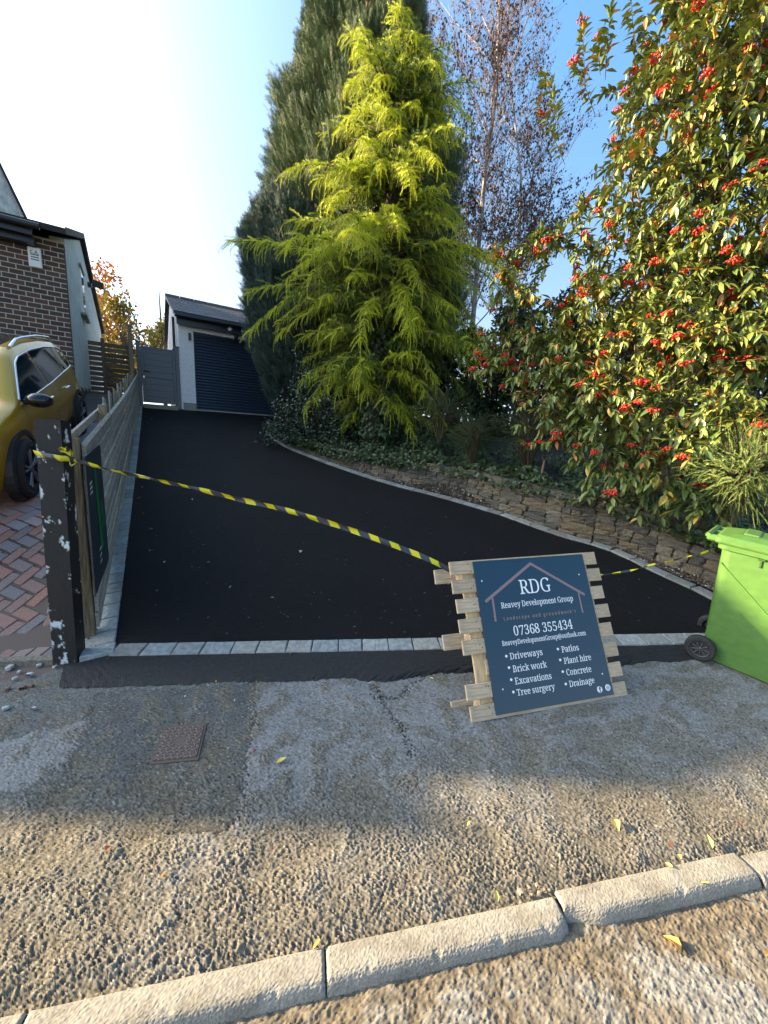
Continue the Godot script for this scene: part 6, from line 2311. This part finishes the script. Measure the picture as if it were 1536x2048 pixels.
	obj("axle", m.mesh(), mat("axle", Color(0.1, 0.1, 0.1), 0.5, {"metal": 0.7}), bin)

# ------------------------------------------------------------------ tape, spade, cover, leaves, pebbles
func tape(called: String, label: String, ctl: Array, width: float, twist: Array) -> void:
	var cv := Curve3D.new()
	for q in ctl: cv.add_point(at(q[0], q[1], q[2]))
	for k in range(1, ctl.size() - 1):
		var tg := (cv.get_point_position(k + 1) - cv.get_point_position(k - 1)) * 0.16
		cv.set_point_in(k, -tg); cv.set_point_out(k, tg)
	var L := cv.get_baked_length()
	var o := cv.get_point_position(0)
	var t := thing(called, label, "tape", o)
	var m := MB.new()
	var n := int(L / 0.007)
	var na := 10
	var prev := []
	for k in n + 1:
		var s := L * k / n
		var p := cv.sample_baked(s) - o
		var d := (cv.sample_baked(minf(s + 0.02, L)) - cv.sample_baked(maxf(s - 0.02, 0))).normalized()
		var side := d.cross(Vector3.UP).normalized()
		var upv := side.cross(d)
		var an: float = twist[0] + twist[1] * sin(s * twist[2] + 0.7) + twist[3] * sin(s * twist[2] * 2.7)
		var wd := (upv * cos(an) + side * sin(an))
		var nr := d.cross(wd)
		var ring := []
		for j in na + 1:
			var f := j / float(na) - 0.5
			var curl := 0.010 * cos(f * PI) * sin(s * 9.0) + 0.004 * sin(s * 23.0 + f * 3.0)
			var st := fposmod(s + f * width * 0.95, 0.15)
			var c := Color(0.62, 0.56, 0.015) if st < 0.07 else Color(0.045, 0.048, 0.055)
			ring.append([p + wd * f * width + nr * curl, c])
		if k > 0:
			for j in na: m.quad(prev[j][0], prev[j + 1][0], ring[j + 1][0], ring[j][0], ring[j][1])
		prev = ring
	obj("ribbon", m.mesh(), vmat("tape_film", 0.35, {"back": Color(0.2, 0.2, 0.12)}), t)

func build_small() -> void:
	tape("barrier_tape", "yellow and black hazard tape stretched from the gate post to the pallet", [[136, 917, 2.60], [165, 925, 2.61], [225, 941, 2.62], [330, 964, 2.63], [400, 979, 2.63], [475, 998, 2.63], [560, 1017, 2.62], [640, 1040, 2.61], [740, 1073, 2.60], [840, 1111, 2.59], [893, 1136, 2.58], [912, 1146, 2.57]], 0.037, [0.25, 0.55, 1.6, 0.2])
	tape("barrier_tape", "thin hazard tape running from behind the pallet to the green bin", [[1190, 1150, 2.92], [1250, 1143, 2.95], [1320, 1127, 2.98], [1380, 1112, 3.0], [1433, 1096, 3.02]], 0.022, [0.9, 0.5, 3.0, 0.3])
	tape("barrier_tape", "yellow tape end wrapped round the black gate post", [[68, 905, 2.50], [80, 908, 2.495], [105, 914, 2.49], [122, 917, 2.50], [136, 917, 2.53], [146, 920, 2.56]], 0.036, [0.1, 0.2, 9.0, 0.0])
	var kn := thing("tape_knot", "knotted yellow tape end hanging at the timber post", "tape", at(138, 917, 2.58))
	var m := MB.new()
	for k in 4:
		var pts := PackedVector3Array()
		var d := Vector3([-0.3, 0.5, 0.2, 0.6][k], [0.8, 0.3, 0.9, -0.5][k], 0.3).normalized()
		for q in 7: pts.append(d * 0.075 * sin(q / 6.0 * PI * (1.0 if k < 3 else 0.5)) + Vector3(0.02 * cos(q * 1.0), 0.015 * sin(q * 1.3), 0.01 * q / 6.0))
		for q in 6: m.quad(pts[q], pts[q + 1], pts[q + 1] + Vector3(0.012, 0.012, 0.006), pts[q] + Vector3(0.012, 0.012, 0.006), Color(0.62, 0.56, 0.02) if (q + k) % 3 else Color(0.05, 0.05, 0.055))
	obj("loops", m.mesh(), vmat("tape_film", 0.35), kn)
	# spade leaning on the wall
	var sb := on(1062, 1030, "hill") + Vector3(0.05, 0.02, -0.02)
	var st := at(1091, 912, -sb.z + 0.42)
	var sp := thing("garden_spade", "old spade with wooden shaft leaning on the stone wall", "spade", sb)
	var ax := (st - sb)
	var L := ax.length()
	ax = ax.normalized()
	var sx := ax.cross(Vector3(-0.5, 0.2, 0.8)).normalized()
	var b := Basis(sx, ax, sx.cross(ax))
	m = MB.new()
	for k in 6:
		for j in 6:
			var cs := []
			for q in [[k, j], [k + 1, j], [k + 1, j + 1], [k, j + 1]]:
				var u: float = q[0] / 3.0 - 1.0
				var v: float = q[1] / 6.0
				cs.append(b * Vector3(u * 0.085 * (0.8 + 0.2 * v), v * 0.28 - 0.03 * (1.0 - u * u) * (1.0 - v), 0.012 * u * u + 0.02 * v * v))
			m.quad(cs[0], cs[1], cs[2], cs[3], Color(0.10, 0.075, 0.055), b.z)
	obj("blade", m.mesh(), vmat("rusty_steel", 0.6, {"metal": 0.3}), sp)
	m = MB.new()
	m.tube(PackedVector3Array([b * Vector3(0, 0.24, 0.02), b * Vector3(0, 0.36, 0.02)]), PackedFloat32Array([0.022, 0.02]), 8)
	obj("socket", m.mesh(), MATS["rusty_steel"], sp)
	m = MB.new()
	m.tube(PackedVector3Array([b * Vector3(0, 0.34, 0.02), b * Vector3(0, L - 0.09, 0.01)]), PackedFloat32Array([0.018, 0.016]), 8, Color(0.28, 0.17, 0.10))
	obj("shaft", m.mesh(), vmat("shaft_wood", 0.7), sp)
	m = MB.new()
	m.tube(PackedVector3Array([b * Vector3(0, L - 0.10, 0.01), b * Vector3(0.05, L - 0.03, 0.01), b * Vector3(0.055, L, 0.01), b * Vector3(-0.055, L, 0.01), b * Vector3(-0.05, L - 0.03, 0.01), b * Vector3(0, L - 0.10, 0.01)]), PackedFloat32Array([0.014, 0.011, 0.012, 0.012, 0.011, 0.014]), 7, Color(0.10, 0.09, 0.08))
	obj("grip", m.mesh(), vmat("shaft_wood", 0.7), sp)
	# utility cover set into the dark patch
	var c := [on(330, 1453, "pave"), on(409, 1447, "pave"), on(393, 1512, "pave"), on(305, 1521, "pave")]
	var cv := thing("utility_cover", "small rusty brown metal cover set in the dark asphalt patch", "cover", c[0] - Vector3(0, 0.013, 0))
	var X: Vector3 = ((c[1] - c[0]) + (c[2] - c[3])) * 0.5
	var Zd: Vector3 = ((c[3] - c[0]) + (c[2] - c[1])) * 0.5
	var N := Zd.cross(X).normalized()
	if N.y < 0: N = -N
	var cell := func(u: float, v: float, h: float) -> Vector3: return X * u + Zd * v + N * h
	m = MB.new()
	m.hexa([cell.call(-0.06, -0.08, -0.03), cell.call(1.06, -0.08, -0.03), cell.call(1.06, 1.07, -0.03), cell.call(-0.06, 1.07, -0.03), cell.call(-0.05, -0.07, 0.004), cell.call(1.05, -0.07, 0.004), cell.call(1.05, 1.06, 0.004), cell.call(-0.05, 1.06, 0.004)])
	obj("frame", m.mesh(), mat("cover_frame", Color(0.085, 0.062, 0.045), 0.8), cv)
	m = MB.new()
	m.hexa([cell.call(0, 0, 0.0), cell.call(1, 0, 0.0), cell.call(1, 1, 0.0), cell.call(0, 1, 0.0), cell.call(0.01, 0.01, 0.008), cell.call(0.99, 0.01, 0.008), cell.call(0.99, 0.99, 0.008), cell.call(0.01, 0.99, 0.008)])
	obj("plate", m.mesh(), mat("cover_plate", Color(0.15, 0.105, 0.08), 0.75, {"tex": noise_tex(0.06, 170, 0.6, 1.0), "world": true, "scale": Vector3(3, 3, 3)}), cv)
	m = MB.new()
	for i in 13:
		for j in 11:
			var u := (i + 0.5 + 0.5 * (j % 2)) / 13.5
			var v := (j + 0.5) / 11.0
			if absf(u - 0.5) < 0.13 and absf(v - 0.5) < 0.10: continue
			var a := 0.030
			var s := 1.0 if (i + j) % 2 else -1.0
			m.hexa([cell.call(u - a, v - 0.008 - s * 0.026, 0.008), cell.call(u + a, v - 0.008 + s * 0.026, 0.008), cell.call(u + a, v + 0.010 + s * 0.026, 0.008), cell.call(u - a, v + 0.010 - s * 0.026, 0.008), cell.call(u - a, v - 0.006 - s * 0.026, 0.0115), cell.call(u + a, v - 0.006 + s * 0.026, 0.0115), cell.call(u + a, v + 0.008 + s * 0.026, 0.0115), cell.call(u - a, v + 0.008 - s * 0.026, 0.0115)])
	obj("tread_pattern", m.mesh(), mat("cover_tread", Color(0.20, 0.15, 0.125), 0.6), cv).set_meta("kind", "stuff")
	# fallen leaves
	var lm := []
	for k in 3: lm.append(leaf_mesh([0.55, 0.7, 0.4][k], [0.5, 0.9, 0.3][k], [-0.35, 0.3, 0.15][k]))
	var cols := {"y": Color(0.50, 0.42, 0.10), "b": Color(0.22, 0.12, 0.05), "p": Color(0.45, 0.42, 0.30), "r": Color(0.30, 0.03, 0.02), "o": Color(0.45, 0.22, 0.05), "g": Color(0.30, 0.32, 0.10)}
	var names := {"y": "yellow", "b": "brown", "p": "pale dry", "r": "dark red", "o": "orange", "g": "pale green"}
	var spots := [[552, 1528, "y", 0.075, "pave"], [867, 1360, "y", 0.05, "pave"], [585, 1308, "o", 0.04, "pave"], [1228, 1642, "y", 0.07, "pave"], [1425, 1700, "g", 0.07, "pave"], [1362, 1722, "y", 0.04, "pave"], [1330, 1728, "y", 0.04, "pave"], [995, 1808, "y", 0.05, "kerb"], [640, 1880, "o", 0.05, "pave"], [1362, 1908, "o", 0.085, "road"], [1530, 1915, "o", 0.07, "road"],
		[281, 997, "o", 0.075, "hill"], [306, 1060, "b", 0.085, "hill"], [299, 1104, "b", 0.08, "hill"], [286, 1029, "p", 0.06, "hill"], [365, 990, "p", 0.06, "hill"], [385, 1001, "p", 0.05, "hill"], [600, 1107, "p", 0.085, "hill"], [548, 1197, "p", 0.05, "hill"], [458, 1178, "p", 0.045, "hill"], [416, 1126, "p", 0.05, "hill"], [327, 1127, "p", 0.045, "hill"], [303, 839, "p", 0.10, "hill"], [294, 846, "p", 0.08, "hill"], [452, 973, "p", 0.05, "hill"], [282, 975, "p", 0.05, "hill"], [900, 1170, "p", 0.05, "hill"], [1253, 1028, "p", 0.05, "hill"], [890, 1035, "y", 0.06, "hill"], [955, 1018, "p", 0.06, "hill"], [770, 1055, "p", 0.05, "hill"], [1080, 1046, "p", 0.05, "hill"], [1180, 1078, "p", 0.05, "hill"], [432, 1367, "y", 0.03, "pave"], [370, 1397, "p", 0.035, "pave"], [470, 1400, "y", 0.03, "pave"], [700, 1403, "b", 0.05, "pave"], [513, 1503, "r", 0.035, "pave"], [222, 1696, "r", 0.035, "pave"], [1345, 1690, "r", 0.03, "pave"], [1452, 1522, "r", 0.03, "pave"], [1370, 1468, "r", 0.025, "pave"], [1510, 1470, "r", 0.03, "pave"], [1485, 1655, "r", 0.03, "pave"], [210, 1322, "b", 0.06, "pave"], [1100, 1430, "o", 0.05, "pave"], [1465, 1395, "r", 0.025, "pave"], [1400, 1768, "y", 0.05, "pave"], [330, 1745, "b", 0.05, "pave"], [940, 1645, "y", 0.04, "pave"]]
	for s in spots:
		var kind: String = s[4]
		var p: Vector3
		if kind == "kerb": p = hit(s[0], s[1], Vector3(0, 0.098, 0), Vector3.UP)
		elif kind == "road": p = hit(s[0], s[1], Vector3(0, 0.055, 0), Vector3.UP)
		else: p = on(s[0], s[1], kind)
		var o := obj("fallen_leaf", lm[rng.randi() % 3], mat("fallen_%s" % s[2], cols[s[2]], 0.7, {"back": Color(0.3, 0.25, 0.1)}), self, Transform3D(facing(Vector3(rnd(-1, 1), rnd(-0.05, 0.2), rnd(-1, 1)), Vector3.UP + rdir() * 0.25, s[3] * 0.72), p + Vector3(0, 0.008, 0)))
		var where: String = {"pave": "pavement", "hill": "black driveway", "kerb": "kerb", "road": "road"}[kind]
		tag(o, "%s fallen leaf lying on the %s" % [names[s[2]], where], "leaf", "%s leaves on the %s" % [names[s[2]], where])
	# pebbles
	for s in [[20, 1337, 0.035], [38, 1345, 0.02], [60, 1351, 0.03], [15, 1379, 0.025], [12, 1418, 0.026], [30, 1358, 0.022], [78, 1332, 0.024], [110, 1335, 0.02], [68, 1418, 0.02], [62, 1373, 0.024], [45, 1377, 0.026]]:
		var p := on(s[0], s[1], "pave")
		var o := obj("pebble", stone_variant(rng.randi() % 8), mat("pebble_pale", Color(0.34, 0.34, 0.33), 0.7) if s[1] < 1370 or s[1] > 1400 else mat("pebble_red", Color(0.17, 0.08, 0.065), 0.7), self, Transform3D(Basis(Vector3.UP, rnd(0, 6.0)) * Basis.from_scale(Vector3(s[2] * 1.3, s[2] * 0.7, s[2])), p + Vector3(0, s[2] * 0.25, 0)))
		var red: bool = s[1] >= 1370 and s[1] <= 1400
		tag(o, "%s pebble on the pavement near the gate post" % ("reddish" if red else "pale"), "pebble", "pebbles by the gate post")
	for s in [[1041, 1786, 0.017], [1058, 1777, 0.011], [1073, 1771, 0.010], [1088, 1781, 0.009], [1052, 1791, 0.008], [1078, 1786, 0.010], [1098, 1782, 0.010], [1064, 1790, 0.007]]:
		var p := on(s[0], s[1], "pave")
		var o := obj("pebble", stone_variant(rng.randi() % 8), mat("pebble_tan", Color(0.27, 0.225, 0.16), 0.7), self, Transform3D(Basis(Vector3.UP, rnd(0, 6.0)) * Basis.from_scale(Vector3(s[2], s[2] * 0.9, s[2] * 1.3)), p + Vector3(0, s[2] * 0.25, 0)))
		tag(o, "small tan pebble behind the kerb joint", "pebble", "pebbles behind the kerb joint")
	# loose stuff: litter under the fence, gravel and soil along the wall foot, grit on the drive
	m = MB.new()
	var org := Vector3(-2.2, 0.4, -2.8)
	var f0 := Vector2(-2.2, -2.72)
	var f1 := Vector2(-7.0, -11.15)
	for k in 1500:
		var f := pow(rng.randf(), 1.6)
		var q := f0.lerp(f1, f) + Vector2(rnd(-0.07, 0.06), rnd(-0.03, 0.03))
		var p := Vector3(q.x, hill(q.x, q.y) - 0.02 + rnd(0.0, 0.03), q.y) - org
		var s := rnd(0.012, 0.035)
		var a := rdir() * s
		m.tri(p, p + a, p + a * 0.5 + rdir() * s * 0.7, Color(0.12, 0.065, 0.035) * rnd(0.4, 1.5))
	var lt := obj("leaf_litter", m.mesh(), vmat("litter", 0.9), self, Transform3D(Basis(), org))
	tag(lt, "brown leaf litter in the gap under the board fence", "leaf litter")
	lt.set_meta("kind", "stuff")
	var gv := Buf.new()
	org = WALL[12]
	for k in 5200:
		var i := rnd(0.0, 22.0)
		if rng.randf() < 0.45: i = rnd(7.0, 12.0) if rng.randf() < 0.5 else rnd(16.5, 22.0)
		var q := int(i)
		var a := EDGE[q].lerp(EDGE[mini(q + 1, 22)], i - q)
		var w := WALL[mini(q, 21)].lerp(WALL[mini(q + 1, 22)], i - q)
		var g := a.lerp(w, rnd(0.45, 1.05))
		var h := hill(g.x, g.z)
		if i > 7.0 and i < 12.5: h += 0.22 * smoothstep(0.45, 1.0, g.distance_to(a) / maxf(0.05, w.distance_to(a))) * (1.0 - absf(i - 9.7) / 3.0)
		var s := rnd(0.008, 0.026)
		var v := rng.randf()
		var col := Color(0.055, 0.04, 0.028) if v < 0.72 else (Color(0.16, 0.12, 0.085) if v < 0.94 else Color(0.42, 0.41, 0.39))
		gv.put(Basis(rdir(), rnd(0, 6.0)) * Basis.from_scale(Vector3(s, s * 0.7, s)), Vector3(g.x, h + 0.004, g.z) - org, col)
	var gn := gv.node("bed_gravel", stone_variant(1), self)
	gn.position = org
	gn.material_override = vmat("gravel", 0.9)
	tag(gn, "loose dark soil and gravel along the foot of the stone wall", "gravel")
	gv = Buf.new()
	for k in 420:
		var px := rnd(300, 1350)
		var py := rnd(860, 1285)
		var p := on(px, py, "hill")
		# keep the bits on the tarmac
		if p.z < -10.5 or p.x < -2.0 - (-p.z - 2.8) * 0.57 + 0.05: continue
		var inside := true
		for i in EDGE.size() - 1:
			if (p.z <= EDGE[i + 1].z and p.z >= EDGE[i].z) or (p.z >= EDGE[i + 1].z and p.z <= EDGE[i].z):
				if p.x > lerpf(EDGE[i].x, EDGE[i + 1].x, (p.z - EDGE[i].z) / (EDGE[i + 1].z - EDGE[i].z)) - 0.1: inside = false
		if not inside: continue
		gv.put(facing(Vector3(rnd(-1, 1), 0.1, rnd(-1, 1)), Vector3.UP + rdir() * 0.2, rnd(0.010, 0.028)), p + Vector3(0, 0.006, 0), mixc(Color(0.10, 0.09, 0.06), Color(0.26, 0.23, 0.16), rng.randf() * rng.randf()))
	gn = gv.node("drive_litter", leaf_mesh(0.5, 0.4, 0.2), self)
	gn.material_override = vmat("litter", 0.9)
	tag(gn, "tiny bits of leaf scattered over the black driveway", "leaf litter")
